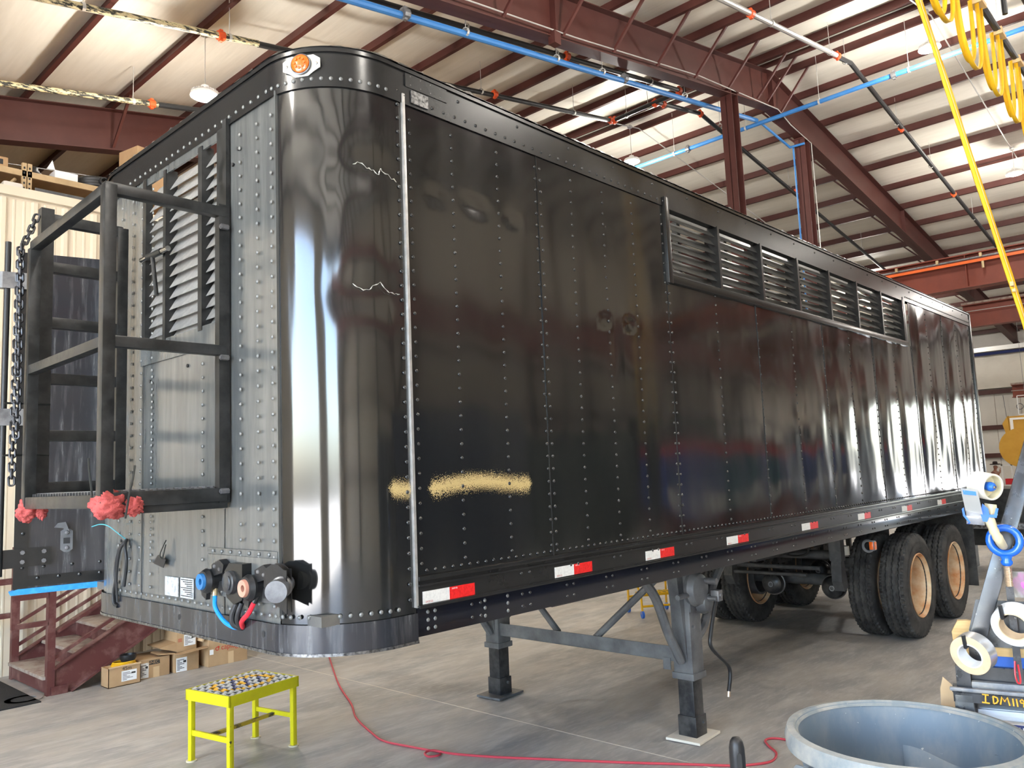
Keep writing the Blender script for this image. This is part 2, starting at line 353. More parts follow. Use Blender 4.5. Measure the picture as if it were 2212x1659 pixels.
for i in range(len(ed)-1):
    a, b = ed[i], ed[i+1]; sd = i*3.7
    def f(u, v, a=a, b=b, sd=sd):
        x = a+(b-a)*u; y = Y0+(Y1-Y0)*v; e = math.sin(PI*u); za = zr(a)+(zr(b)-zr(a))*u if (a-15.42)*(b-15.42) > 0 else zr(x)
        return (x, y, za+.195+.1*(1-e**.35)*0-.05*e*(.6+.4*math.sin(y*.8+sd))+.012*e*noise.noise(Vector((x*2.5, y*3, sd)))*2)
    part('insulation_strip', 'insul', ceil, lambda m: m.grid(f, 6, 110), 80)
def rafter(y, y_lo_x=X0, braces=True):
    m = MB(); t = .006
    for a, b in ((X0, 15.42), (15.42, X1)):
        n = 1
        m.prism([(a, zb(a)), (b, zb(b)), (b, zr(b)), (a, zr(a))], lambda u, v, k: (u, y+k, v), -t, t)
        for z, s in ((zb, 1), (zr, -1)):
            m.prism([(a, z(a)), (b, z(b)), (b, z(b)+.016*s), (a, z(a)+.016*s)], lambda u, v, k: (u, y+k, v), -.13, .13)
    r = m.build('rafter', 'red_iron', ceil)
    for x in (7.55, 15.42, 24.4, 32): B('stiffener', 'red_iron', r, x-.006, x+.006, y-.12, y+.12, zb(x)+.016, zr(x)-.016)
    B('brace_clip', 'red_iron', r, 7.4, 7.55, y-.2, y-.07, zb(7.5)-.2, zb(7.5))
    if braces:
        for x in PUR:
            if 3 < x < 36: s = -1 if x < 16 else 1; MB().bar((x, y+.1*s, zb(x)+.02), (x, y+.85*s, zr(x)+.03), .045, .045).build('flange_brace', 'purlin', r)
    return r
rafter(4.85); rafter(11.9); rafter(19.0, braces=False); rafter(-9.3, braces=False)
def column(x, y, top, name, label):
    m = MB(); m.box(x-.15, x+.15, y-.006, y+.006, 0, top); m.box(x-.15, x-.138, y-.13, y+.13, 0, top); m.box(x+.138, x+.15, y-.13, y+.13, 0, top); m.box(x-.2, x+.2, y-.18, y+.18, 0, .025)
    m.box(x-.18, x+.18, y-.15, y+.15, top-.02, top)
    return struct(m.build(name, 'red_iron'), label)
c1 = column(13.45, 4.85, zb(13.6), 'column_1', 'red-brown steel column under the rafter, before the ridge')
c2 = column(17.15, 4.85, zb(17.2), 'column_2', 'red-brown steel column with blue pipe and cable, past the ridge')
for c, x, y in ((c1, 13.63, 4.76), (c2, 16.97, 5.0)): MB().cyl((x, y, .4), (x, y, zb(x)-.2), .022, 8).build('riser_pipe', 'pipe_blue', c)
MB().tube([(17.3, 4.68, .5), (17.32, 4.68, 8), (17.3, 4.68, 9.6), (16.2, 4.7, 9.75), (15.6, 4.72, 9.95), (12, 4.72, 9.5), (8, 4.72, 8.75), (4, 4.72, 8.1)], .012, 6).build('cable', 'conduit', c2)
# office wall on the left with its ribbed sheets
ow = struct(MB().box(X0, 12, 6.92, 7.02, 0, 5.1).build('wall_left', 'wall_panel'), 'beige ribbed metal office wall below the mezzanine')
def sheet(m):
    prof = []; x = 0
    for k in range(3):
        o = k*.305
        prof += [(o, 0), (o+.02, -.034), (o+.058, -.034), (o+.078, 0), (o+.13, 0), (o+.138, -.007), (o+.152, -.007), (o+.16, 0), (o+.225, 0), (o+.233, -.007), (o+.247, -.007), (o+.255, 0)]
    prof.append((.915, 0))
    A = [m.bm.verts.new((u, v, 0)) for u, v in prof]; Bv = [m.bm.verts.new((u, v, 5.0)) for u, v in prof]
    for i in range(len(prof)-1): m.bm.faces.new((A[i], A[i+1], Bv[i+1], Bv[i]))
sh = part('wall_sheet', 'wall_panel', ow, sheet, 10); sh.location = (-3.65, 6.915, 0)
for k in range(1, 13): c = sh.copy(); COL.objects.link(c); c.location = (-3.65+.915*k, 6.915, 0)
B('cap_trim', 'wall_panel', ow, X0, 12, 6.86, 7.04, 5.03, 5.13, bev=.004)
B('mezzanine_deck', 'plywood', ow, X0, 12, 7.02, Y1, 4.95, 5.08)
# ---------------------------------------------------------------- overhead services
def lamp(x, y, z, label, light='lamp_light', up=-.15):
    t = thing('high_bay_lamp', label, 'lamp', (x, y, z), group='round high-bay lamps hung from the roof')
    def hs(m):
        m.lathe([(0, .16), (.06, .16), (.075, .1), (.1, .08), (.17, .06), (.2, .03), (.205, 0), (.19, -.005), (.185, .012), (0, .012)], n=28)
        for k in range(28):
            a = 2*PI*k/28; m.bar((.08*math.cos(a), .08*math.sin(a), .1), (.19*math.cos(a), .19*math.sin(a), .055), .004, .03)
    part('housing', 'lamp_body', t, hs)
    part('lens', 'lens', t, lambda m: m.lathe([(0, -.012), (.1, -.01), (.175, 0), (.18, .008)], n=28))
    top = zr(x)+up-z
    MB().tube([(0, 0, .16), (.01, .005, .2), (0, 0, .26), (0, 0, top)], .006, 6).build('cable', 'conduit', t)
    B('junction_box', 'conduit', t, -.045, .045, -.045, .045, top-.04, top+.03, bev=.005)
    if light:
        ld = bpy.data.lights.new(light, 'POINT'); ld.energy = LAMP_W; ld.shadow_soft_size = .17; ld.color = (1, .955, .88)
        lo = bpy.data.objects.new(light, ld); COL.objects.link(lo); lo.parent = t; lo.location = (0, 0, -.2)
    return t
lamp(3.48, 8.1, 7.5, 'round lit high-bay lamp above the office wall rafter')
lamp(15.0, 8.4, 9.65, 'round lit high-bay lamp beside the sprinkler cross pipe near the ridge')
lamp(15.03, 1.33, 9.82, 'round lit high-bay lamp crossed by the yellow strap')
lamp(21.95, 1.31, 9.0, 'round lit high-bay lamp on the conduit beyond the crane loops')
lamp(31.65, 8.4, 7.9, 'round lit high-bay lamp seen through the side louvres')
# lamps of the same rows that hang outside the picture
for x, y, w in ((7.0, 1.3, 'lamp_nose_offscreen'), (-4.5, 1.3, 'lamp_door_offscreen'), (.5, -5.5, 'lamp_aisle_front_offscreen'), (7.5, -5.5, 'lamp_aisle_near_offscreen'), (14.4, -5.5, 'lamp_aisle_middle_offscreen'), (22, -5.5, 'lamp_aisle_far_offscreen'), (30, -5.5, 'lamp_aisle_back_offscreen')):
    lamp(x, y, zr(x)-.95, 'round high-bay lamp hung from the roof', w, -.15 if y > 0 else .09)
def pipe(name, label, mat, pts, r, coup=(), rods=(), cat='pipe', group=None, cm='coupling'):
    t = thing(name, label, cat, pts[0], group=group); o = Vector(pts[0]); P = [Vector(p)-o for p in pts]
    part('pipe_run', mat, t, lambda m: [m.cyl(P[i], P[i+1], r, 10) for i in range(len(P)-1)]+[m.ball(p, r*1.02, 8, 6) for p in P[1:-1]])
    for p in coup:
        p = Vector(p)-o; d = (P[-1]-P[0]).normalized()
        part('coupling', cm, t, lambda m: (m.cyl(p-d*.05, p+d*.05, r*1.45, 10), m.obox(p+Vector((0, 0, r*1.5)), (.05, .05, .04)), m.obox(p-Vector((0, 0, r*1.5)), (.05, .05, .04))))
    for p in rods:
        p = Vector(p)-o; zt = zr(p.x+o.x)+.15-o.z
        part('hanger_rod', 'conduit', t, lambda m: (m.cyl((p.x, p.y, p.z+r), (p.x, p.y, zt), .006, 6), m.lathe([(r*1.1, -.02), (r*1.25, -.02), (r*1.25, .02), (r*1.1, .02)], p, P[-1]-P[0], 10, closed=True)))
    return t
def rf(x, y, off): return (x, y, zr(x)-off)
pipe('sprinkler_pipe', 'chipped cream and black pipe over the trailer nose', 'pipe_chip', [rf(-3, 7.46, .45), rf(4.0, 7.5, .45)], .045, [rf(3.42, 7.5, .45)], [rf(1.6, 7.48, .45), rf(3.55, 7.5, .45)], group='sprinkler pipes')
pipe('sprinkler_pipe', 'black pipe continuing behind the trailer roof edge', 'pipe_black', [rf(4.0, 7.52, .45), rf(13.1, 7.6, .5)], .045, [rf(9.07, 7.55, .46), rf(13.0, 7.6, .5)], [rf(8.7, 7.55, .46), rf(11.6, 7.58, .5)], group='sprinkler pipes')
pipe('sprinkler_pipe', 'chipped cream pipe beside the dark rafter', 'pipe_chip', [rf(1.3, 10.21, .45), rf(3.7, 10.24, .45)], .045, [rf(3.6, 10.24, .45)], [rf(3.3, 10.24, .45)], group='sprinkler pipes')
pipe('sprinkler_pipe', 'short black pipe below the dark rafter end', 'pipe_black', [rf(-4, 10.2, .45), rf(1.3, 10.21, .45)], .045, [], [rf(.9, 10.2, .45)], group='sprinkler pipes')
pipe('sprinkler_pipe', 'black pipe past the junction above the chipped pipe', 'pipe_black', [rf(3.7, 10.24, .45), rf(9, 10.3, .45)], .045, [], [rf(6, 10.25, .45)], group='sprinkler pipes')
pipe('sprinkler_pipe', 'black pipe running beside the blue air line', 'pipe_black', [rf(2.5, 5.55, .5), rf(12.95, 5.68, .5)], .045, [rf(8.9, 5.6, .5), rf(12.85, 5.68, .5)], [rf(6.4, 5.57, .5), rf(8.6, 5.6, .5), rf(11.7, 5.65, .5)], group='sprinkler pipes')
pipe('sprinkler_pipe', 'black cross pipe with red couplings below the ridge', 'pipe_black', [rf(12.95, 5.6, .5), rf(13.1, 7.7, .5)], .05, [rf(12.98, 5.75, .5), rf(13.03, 6.4, .5), rf(13.1, 7.55, .5)], [rf(13.05, 6.6, .5), rf(13.08, 7.2, .5)], group='sprinkler pipes')
pipe('sprinkler_pipe', 'dark pipe dropping behind the two columns', 'pipe_black', [rf(13.03, 6.36, .5), rf(15.0, 6.38, .5), rf(36, 6.5, .5)], .05, [rf(13.3, 6.36, .5), rf(15.0, 6.38, .5), rf(20.4, 6.45, .5)], [rf(16, 6.4, .5), rf(20, 6.45, .5), rf(25.5, 6.45, .5), rf(29, 6.45, .5)], group='sprinkler pipes')
pipe('sprinkler_pipe', 'pipe with red couplings running down past the crane girders', 'pipe_grey', [rf(5, 2.9, .5), rf(14.65, 2.95, .5)], .05, [rf(10.6, 2.93, .5), rf(14.6, 2.95, .5)], [rf(11.4, 2.93, .5), rf(14.2, 2.95, .5)], group='sprinkler pipes')
pipe('sprinkler_pipe', 'black pipe from the ridge down to the crane girders', 'pipe_black', [rf(14.65, 2.97, .5), rf(15.42, 2.97, .5), rf(38, 3.0, .5)], .05, [rf(18.7, 3.0, .5), rf(23, 3.0, .5)], [rf(15.2, 3, .5), rf(18.4, 3, .5), rf(21, 3, .5), rf(25, 3, .5)], group='sprinkler pipes')
ab = pipe('air_pipe', 'bright blue air line hung along the rafter', 'pipe_blue', [rf(1.5, 5.02, .9), rf(15.65, 5.28, .9)], .05, [rf(4.75, 5.05, .9), rf(10.0, 5.15, .9)], [rf(x, 5.03+.017*(x-3), .9) for x in (5.9, 8.0, 9.3, 12.2, 14.2)], group='blue air lines', cm='steel')
pipe('air_pipe', 'bright blue air line crossing under the ridge', 'pipe_blue', [(15.45, -8, 9.84), (15.9, 14, 9.82)], .05, [(15.66, 2.2, 9.831), (15.76, 7.2, 9.826)], [(15.69, 3.8, 9.829), (15.65, 1.9, 9.831), (15.73, 5.6, 9.828), (15.77, 7.6, 9.826), (15.6, -.6, 9.833)], group='blue air lines', cm='steel')
pipe('air_pipe', 'thin blue branch line stepping down to the column', 'pipe_blue', [(15.7, 5.23, 9.85), (16.9, 5.05, 9.5), (16.93, 4.7, 9.5)], .03, group='blue air lines', cm='steel')
pipe('conduit', 'thin grey conduit running past the lamp near the ridge', 'conduit', [rf(2, 8.08, .15), rf(15.42, 8.4, .15), rf(38, 8.4, .15)], .014, cat='conduit', group='electrical conduits')
pipe('conduit', 'thin grey conduit linking the lamps over the crane side', 'conduit', [rf(4, 1.3, .15), rf(15.4, 1.33, .15), rf(36, 1.31, .15)], .014, cat='conduit', group='electrical conduits')
pipe('conduit', 'thin pale conduit along the ridge purlin', 'conduit', [(14.88, -6, 10.785), (14.88, 14, 10.785)], .014, cat='conduit', group='electrical conduits')
pipe('conduit', 'thin conduit under the chipped pipe above the nose', 'conduit', [rf(0, 7.95, .25), rf(4.5, 7.95, .25)], .012, cat='conduit', group='electrical conduits')
# crane girders
def girder(X, z0, zt, w, label, rail):
    t = thing('crane_girder', label, 'crane girder', (X, -13, z0), group='red crane bridge girders'); L = 17.6; h = zt-z0
    part('web', 'crane', t, lambda m: m.box(-.012, .012, 0, L, .03, h-.03)); B('flange', 'crane', t, -w, w, 0, L, 0, .03); B('flange', 'crane', t, -w, w, 0, L, h-.03, h)
    for k in range(1, 8): B('web_stiffener', 'crane', t, -w+.02, -.012, k*2.2, k*2.2+.02, .03, h-.03)
    if rail:
        B('conductor_rail', 'orange_rail', t, -w-.05, -w-.02, 0, L, h-.27, h-.2); B('rail_bar', 'steel', t, -w-.06, -w-.02, 0, L, h-.17, h-.13)
        for k in range(12): B('rail_bracket', 'brass', t, -w-.09, -w, 6+k*1.0, 6.06+k*1.0, h-.16, h-.06)
        for y in (15.0, 17.3): MB().cyl((-w-.05, y, h-.45), (-w-.05, y, h-.28), .035, 8).build('collector', 'brass', t)
    else:
        B('cap_channel', 'stair_dust', t, -w-.02, w+.02, 0, L, h, h+.07)
        MB().tube([(-w-.03, 0, h-.25), (-w-.03, 8, h-.3), (-w-.03, L, h-.25)], .015, 6).build('cable', 'conduit', t)
    return t
girder(21, 6.05, 6.92, .2, 'red crane girder with a bright orange conductor rail', True)
girder(29.6, 6.25, 7.05, .2, 'red crane girder with a thin cable along its web', False)
girder(36, 4.06, 4.58, .2, 'lowest and farthest red girder before the far wall', False)
# crane runway seen in the side's reflection
t = thing('crane_runway', 'red crane runway girder along the camera-side columns', 'crane runway', (X0, -11, 5.1))
B('web', 'crane', t, 0, 48, -.02, .02, .03, .87); B('flange', 'crane', t, 0, 48, -.2, .2, 0, .03); B('flange', 'crane', t, 0, 48, -.2, .2, .87, .9)
# ---------------------------------------------------------------- the trailer
TW, TL, TR, ZB, ZT = 2.44, 9.98, .36, 1.171, 3.678
T = thing('semi_trailer', 'long black riveted box trailer with louvred vents standing on landing legs', 'trailer')
def foot(off=0, y_end=None, side_end=.458, n=14, ystart=.295):
    """plan path round the near front corner: front face -> arc -> side; off = outwards"""
    P = []
    if y_end is not None: P.append((-off, y_end))
    a0 = math.acos(min(1, (TR-ystart)/TR)) if ystart < TR else PI/2
    start = 0 if y_end is not None or ystart >= TR else PI/2-a0
    for i in range(n+1):
        a = start+(PI/2-start)*i/n
        P.append((TR-(TR+off)*math.cos(a), TR-(TR+off)*math.sin(a)))
    P.append((side_end, -off)); return P
def farfoot(off=0, n=10):
    return [(TR-(TR+off)*math.cos(a), TW-TR+(TR+off)*math.sin(a)) for a in [PI/2*i/n for i in range(n+1)]]
def ribbon(m, path, z0, z1, nz=1, thick=0, f=None):
    L = [0]
    for a, b in zip(path, path[1:]): L.append(L[-1]+math.hypot(b[0]-a[0], b[1]-a[1]))
    V = []
    for i, (x, y) in enumerate(path):
        row = []
        for j in range(nz+1):
            z = z0+(z1-z0)*j/nz; p = Vector((x, y, z))
            if f: p = f(p, L[i])
            row.append(m.bm.verts.new(p))
        V.append(row)
    for i in range(len(path)-1):
        for j in range(nz): m.bm.faces.new((V[i][j], V[i+1][j], V[i+1][j+1], V[i][j+1]))
def resample(path, step):
    out = [path[0]]
    for a, b in zip(path, path[1:]):
        d = math.hypot(b[0]-a[0], b[1]-a[1]); n = max(1, int(d/step))
        out += [(a[0]+(b[0]-a[0])*k/n, a[1]+(b[1]-a[1])*k/n) for k in range(1, n+1)]
    return out
def dents(p, s=1):
    d = 0
    for x, z, a, w, h, tl in ((.64, 3.112, .006, .085, .034, -.12), (.89, 3.12, .008, .105, .045, -.16), (1.15, 3.10, .006, .075, .035, -.22), (1.9, 2.68, .01, .04, .04, 0), (2.14, 2.68, .012, .05, .04, 0), (2.0, 2.5, .004, .06, .3, 0)):
        u = ((p.x-x)*1+(p.z-z)*tl)/w; v = ((p.z-z)-(p.x-x)*tl)/h; q = u*u+v*v
        if q < 6: d += a*math.exp(-q)*(1-.9*q)
    return d
# side sheets: every sheet its own wavy panel
SEAMS = [.458, 1.36, 2.585, 3.80, 5.02, 6.24, 7.44, 8.66, 9.93]
ZS0, ZS1 = 1.41, 3.52
def side_y(x, z):
    t = min(1, max(0, (z-ZS0)/(ZS1-ZS0))); env = min(1, t*7)*min(1, (1-t)*7)
    s = .3 if x < 2.585 else .61
    k = max(0, min(1, (x-3.0)/4.5))
    ph = (x-.458)/s if x < 2.585 else (x-2.585)/s
    a = .0016+.0075*k
    y = -a*env*(abs(math.sin(PI*ph))**1.2-.5)
    n1 = noise.noise(Vector((x*1.6, z*.7, 3.1))); n2 = noise.noise(Vector((x*5.5, z*1.3, 8.2))); n3 = noise.noise(Vector((x*11, z*2.6, 1.7)))
    y += env*(n1*.006+n2*(.0012+.0055*k)+n3*(.0002+.0022*k))
    return y
for i in range(len(SEAMS)-1):
    a, b = SEAMS[i], SEAMS[i+1]
    lo, hi = ZS0, ZS1
    if a > 2.5 and b < 7.5: hi = 3.02
    nu = 30 if a < 2.5 else 44
    def f(u, v, a=a, b=b, i=i, hi=hi):
        x = a+(b-a)*u; z = lo+(hi-lo)*v; p = Vector((x, 0, z)); return (x, side_y(x, z)+dents(p)-.0012*(i % 2), z)
    part('side_panel', 'paint_side', T, lambda m: m.grid(f, nu, 60), 60)
    part('panel_seam', 'paint_rail', T, lambda m: m.box(a-.003, a+.001, -.003, .002, lo, hi if i else 3.5), 30)
B('corner_bar', 'slat_alu', T, .447, .462, -.014, .004, 1.295, 3.545, bev=.002)
# corner sheet with its crumples
def crumple(p, s):
    c = Vector((TR, TR, 0)); d = Vector((p.x, p.y, 0))-c; d.normalize() if p.x < TR and p.y < TR else None
    n = d if (p.x < TR and p.y < TR) else Vector((0, -1, 0))
    z = p.z; hi = max(0, min(1, (z-2.1)/.9))
    w = noise.noise(Vector((s*11, z*.8, .3)))*.006*hi+noise.noise(Vector((s*24, z*1.2, 5.)))*.003*hi+.0015*noise.noise(Vector((s*6, z*.4, 9)))
    for z0, s0, am in ((3.15, .36, .010), (2.62, .42, .012)):
        q = ((z-z0)/.10)**2+((s-s0)/.16)**2; w -= am*.8*math.exp(-q)
    env = min(1, (z-1.3)*5, (3.55-z)*8); ee = min(1, s*12, (s_end-s)*12)
    return p+n*w*max(0, env)*max(0, ee)
cp = resample(foot(), .014); s_end = sum(math.hypot(b[0]-a[0], b[1]-a[1]) for a, b in zip(cp, cp[1:]))
part('corner_panel', 'paint_side', T, lambda m: ribbon(m, cp, 1.27, 3.56, 150, f=crumple), 60)
for k, (z0, L) in enumerate(((3.165, [(.34, .0), (.37, .012), (.40, -.008), (.43, -.014), (.455, -.03), (.462, .0), (.47, -.012), (.52, -.03), (.56, -.045)]), (2.63, [(.33, .02), (.36, -.005), (.40, -.008), (.42, .02), (.45, .03), (.48, .0), (.5, -.01), (.53, -.008), (.56, -.015)]))):
    # torn crease: a thin bright jagged edge standing proud of the corner sheet
    def pt(s, dz):
        acc = 0
        for a, b in zip(cp, cp[1:]):
            d = math.hypot(b[0]-a[0], b[1]-a[1])
            if acc+d >= s: return Vector((a[0]+(b[0]-a[0])*(s-acc)/d, a[1]+(b[1]-a[1])*(s-acc)/d, z0+dz))
            acc += d
        return Vector((cp[-1][0], cp[-1][1], z0+dz))
    JL = []
    for (s0_, d0_), (s1_, d1_) in zip(L, L[1:]): JL += [(s0_+(s1_-s0_)*q/3, d0_+(d1_-d0_)*q/3+rnd.uniform(-.006, .006)) for q in range(3)]
    def off(p):
        n = Vector((p.x-TR, p.y-TR, 0)); n.normalize(); return p+(n if p.x < TR else Vector((0, -1, 0)))*.006
    part('torn_crease', 'alu_bracket', T, lambda m: m.tube([off(pt(*q)) for q in JL], [.0008+.0018*(j % 3 == 1) for j in range(len(JL))], 5))
farp = farfoot(); part('corner_panel', 'paint_front', T, lambda m: ribbon(m, [(0, TW-TR-.0001)]+farp+[(.6, TW)], 1.27, 3.56, 8), 60)
# front sheets
def fwave(y, z, a=.0025): return -a*(noise.noise(Vector((y*3, z*1.2, 4)))+.5*noise.noise(Vector((y*9, z*2.5, 2))))
def front(y0, y1, z0, z1, dx=0, n=14):
    part('front_panel', 'paint_front', T, lambda m: m.grid(lambda u, v: (dx+fwave(y0+(y1-y0)*u, z0+(z1-z0)*v), y0+(y1-y0)*u, z0+(z1-z0)*v), n, 40), 60)
front(1.64, TW-TR+.02, 1.27, 3.54, -.001); front(.30, .77, 1.27, 3.54, .004); front(.76, 1.65, 1.27, 2.50, .001, 24)
B('louvre_sill', 'paint_front', T, -.008, .004, .76, 1.66, 2.48, 2.59, bev=.002); B('louvre_head', 'paint_front', T, -.006, .004, .76, 1.66, 3.46, 3.54)
B('seam_strip', 'paint_front', T, -.005, .012, .293, .303, 1.3, 3.52); B('seam_strip', 'paint_front', T, -.006, .002, 1.632, 1.642, 1.3, 3.52)
B('service_panel', 'paint_front', T, -.012, .004, .30, .895, 1.35, 1.53, bev=.003); B('service_strip', 'paint_front', T, -.009, .004, .30, .9, 1.53, 1.558, bev=.002)
# front louvre
lv = part('front_louvre', 'frame_black', T, lambda m: (m.box(-.014, .02, .745, .80, 2.58, 3.5), m.box(-.012, .02, 1.60, 1.64, 2.57, 3.5), m.box(-.012, .05, .955, .995, 2.57, 3.48), m.box(-.012, .05, 1.355, 1.385, 2.57, 3.48), m.box(-.02, .0, .70, .735, 2.46, 3.53)))
sl = {}
for (y0, y1) in ((.80, .955), (.995, 1.355), (1.385, 1.60)):
    for k in range(15):
        z = 2.605+k*.058
        o = part('slat', 'slat_alu', lv, lambda m: m.obox(Vector((.035, 0, 0)), (.098, y1-y0, .003), Matrix.Rotation(math.radians(-60), 3, 'Y')), 0) if (y0 not in sl) else bpy.data.objects.new('slat', sl[y0])
        if y0 in sl: COL.objects.link(o); o.parent = lv
        sl[y0] = o.data; o.location = (0, (y0+y1)/2, z)
for y in (.985, 1.37): MB().cyl((.06, y, 2.7), (.06, y, 3.3), .006, 6).build('link_rod', 'steel', lv)
# rails round the nose and along the side
def railpath(off, y_end=TW-TR): return resample(foot(off, y_end, side_end=TL), .2)
part('top_rail', 'paint_rail', T, lambda m: ribbon(m, [(x, y) for x, y in farfoot(.008)[::-1]]+railpath(.008)[0:], 3.50, 3.585, 1), 60)
part('top_rail_upper', 'paint_rail', T, lambda m: (ribbon(m, farfoot(.004)[::-1]+railpath(.004), 3.58, ZT, 1), ribbon(m, farfoot(-.04)[::-1]+railpath(-.04), 3.5, ZT, 1), ribbon(m, farfoot(.012)[::-1]+railpath(.012), 3.655, ZT+.002, 1), m.box(.4, TL, -.012, .05, ZT-.006, ZT+.004)), 60)
def ragged(m):
    pth = resample(farfoot(.0)[::-1]+foot(.0, TW-TR, side_end=7.0), .022); prev = None
    for i, (x, y) in enumerate(pth):
        h = .006+.018*max(0, noise.noise(Vector((i*.37, 1, 2))))+.01*rnd.random()
        w = Vector((x, y, ZT)); c = Vector((TR, TR if y < 1 else TW-TR, ZT)); nn = (c-w); nn.z = 0; nn = nn.normalized() if nn.length > .3 and x < TR else Vector((0, 1, 0))
        A = m.bm.verts.new(w-nn*(.014+.006*rnd.random())+Vector((0, 0, -.002))); Bv = m.bm.verts.new(w-nn*.002*rnd.random()+Vector((0, 0, h))); Cv = m.bm.verts.new(w+nn*.03+Vector((0, 0, h*.4)))
        if prev:
            for p, q in ((0, 1), (1, 2)): m.bm.faces.new(((prev[p]), (prev[q]), (A, Bv, Cv)[q], (A, Bv, Cv)[p]))
        prev = (A, Bv, Cv)
part('torn_roof_edge', 'raw_edge', T, ragged, 20)
part('nose_band', 'paint_band', T, lambda m: (ribbon(m, farfoot(.012)[::-1]+foot(.012, TW-TR), ZB-.012, 1.272, 4), ribbon(m, farfoot(-.05)[::-1]+foot(-.05, TW-TR), ZB-.012, 1.272, 1)), 60)
part('bottom_lip', 'raw_edge', T, lambda m: ribbon(m, farfoot(.016)[::-1]+foot(.016, TW-TR), ZB-.02, ZB-.008, 1), 60)
def rail(m):
    a, b = .462, TL
    m.box(a, b, -.012, .03, 1.30, 1.415); m.box(a, b, -.024, .0, 1.402, 1.420, bev=.003); m.box(a, b, -.022, 0, 1.378, 1.388, bev=.002); m.box(a, b, -.024, 0, 1.288, 1.303, bev=.003)
part('side_rail', 'paint_rail', T, rail)
B('frame_rail', 'rail_lower', T, .465, TL, .0, .05, ZB, 1.29, bev=.003)
B('rear_post', 'paint_rail', T, TL-.05, TL+.02, -.012, .08, 1.25, ZT, bev=.004)
part('shell', 'inner', T, lambda m: (m.box(.05, TL, .08, TW-.06, 1.27, 1.31), m.box(TL-.04, TL, .05, TW-.02, 1.2, ZT-.02), m.box(.5, TL, TW-.03, TW, 1.2, 2.5), m.box(.5, 2.5, TW-.03, TW, 2.5, ZT), m.box(7.5, TL, TW-.03, TW, 2.5, ZT), m.box(.5, TL, TW-.05, TW, 3.5, ZT)))
B('floor_rail', 'under', T, .6, TL, TW-.06, TW, ZB, 1.29)
for k in range(23): B('crossmember', 'under', T, .55+k*.41, .6+k*.41, .05, TW-.06, ZB+.005, 1.27)
for y in (.75, 1.65): B('frame_beam', 'under', T, 2.2, TL, y, y+.09, .98, ZB)
# side louvre: seven bays of slats
sv = part('side_louvre', 'paint_rail', T, lambda m: (m.box(2.585, 2.635, -.022, .06, 2.995, 3.56, bev=.003), m.box(7.235, 7.29, -.018, .06, 3.0, 3.53), m.box(2.6, 7.28, -.02, .05, 3.0, 3.052, bev=.003), m.box(2.6, 7.28, -.012, .04, 3.49, 3.53)))
sm = None
for k in range(7):
    x0 = 2.635+k*.6575; x1 = x0+.6575
    B('mullion', 'paint_rail', sv, x1-.028, x1, -.016, .09, 3.04, 3.5)
    B('inner_stud', 'inner', sv, x0+.3, x0+.34, .11, .15, 3.04, 3.5)
    for j in range(7):
        if sm is None:
            o = MB().obox(Vector((0, .04, 0)), (.628, .105, .004), Matrix.Rotation(math.radians(52), 3, 'X')).build('slat', 'slat_dark', sv, 0); sm = o.data
        else: o = bpy.data.objects.new('slat', sm); COL.objects.link(o); o.parent = sv
        o.location = (x0+.315, 0, 3.085+j*.064)
# rivets: far too many to pick apart singly
def rivets(name, pts, r=.009, mat='rivet'):
    m = MB()
    for p, n in pts: m.dome(p, n, r, r*.62, 7)
    o = m.build(name, mat, T, 50); o['kind'] = 'stuff'; return o
S = (0, -1, 0); F = (-1, 0, 0)
cols = [.495, .75, 1.055, 1.345, 1.385, 1.645, 1.935, 2.23, 2.565, 2.605]
pts = []
for x in cols: pts += [((x, side_y(x, z)-.001, z), S) for z in [1.47+.0635*k for k in range(33)] if z < 3.5]
for k in range(12):
    x = 3.2+.605*k
    zt = 3.0 if x < 7.45 else 3.48
    pts += [((x, side_y(x, z)-.001, z), S) for z in [1.47+.0635*j for j in range(33)] if z < zt]
pts += [((.425, -.004, 1.33+.0635*k), S) for k in range(36) if not 1.73 < 1.33+.0635*k < 1.77]
rivets('side_rivets', pts)
pts = [((x, -.002, 1.44), S) for x in [.52+.051*k for k in range(185)]]
pts += [((x, -.008, 3.532), S) for x in [.56+.07*k for k in range(30)]]+[((x, -.008, 3.545), S) for x in [7.35+.05*k for k in range(52)]]
pts += [((x, -.004, 3.62), S) for x in [.8+.42*k for k in range(22)]]
for k in range(24):
    x = 1.1+k*.375
    for dx in (0, .06): pts += [((x+dx, -.012, 1.36), S)]
for k in range(28):
    x = .78+k*.335
    for dx in (0, .055): pts += [((x+dx, .0, 1.262), S), ((x+dx, .0, 1.205), S)]
rivets('rail_rivets', pts, .0088)
pts = [((x, -.002, z), S) for x in (.52, .56, .86, 1.01) for z in (1.2, 1.235, 1.268)]
for x, y in resample(foot(.009, 1.95), .065): 
    if x < .05 or y < TR: 
        n = Vector((x-TR, y-TR, 0)).normalized() if (x < TR and y < TR) else (F if x < .02 else S)
        pts.append(((x, y, 3.535), n)); pts.append(((x, y, 1.302), n) if .0 < y < 1.3 else ((x, y, 1.3), n))
for y in (1.93, 1.78, 1.52, 1.655, .60, .45, .33): pts += [((-.006, y, z), F) for z in [1.34+.065*k for k in range(33)]]
for y in (1.52, .96): pts += [((-.004, y, z), F) for z in [1.5+.065*k for k in range(15)]]
for y in (.36, .44, .52, .6, .68, .76, .84): pts += [((-.012, y, 1.545), F), ((-.013, y, 1.372), F)]
for z in (3.6, 3.64):
    for x in (.5, .56, .62, .68): pts.append(((x, -.006, z), S))
rivets('nose_rivets', pts, .0095, 'rivet_front')
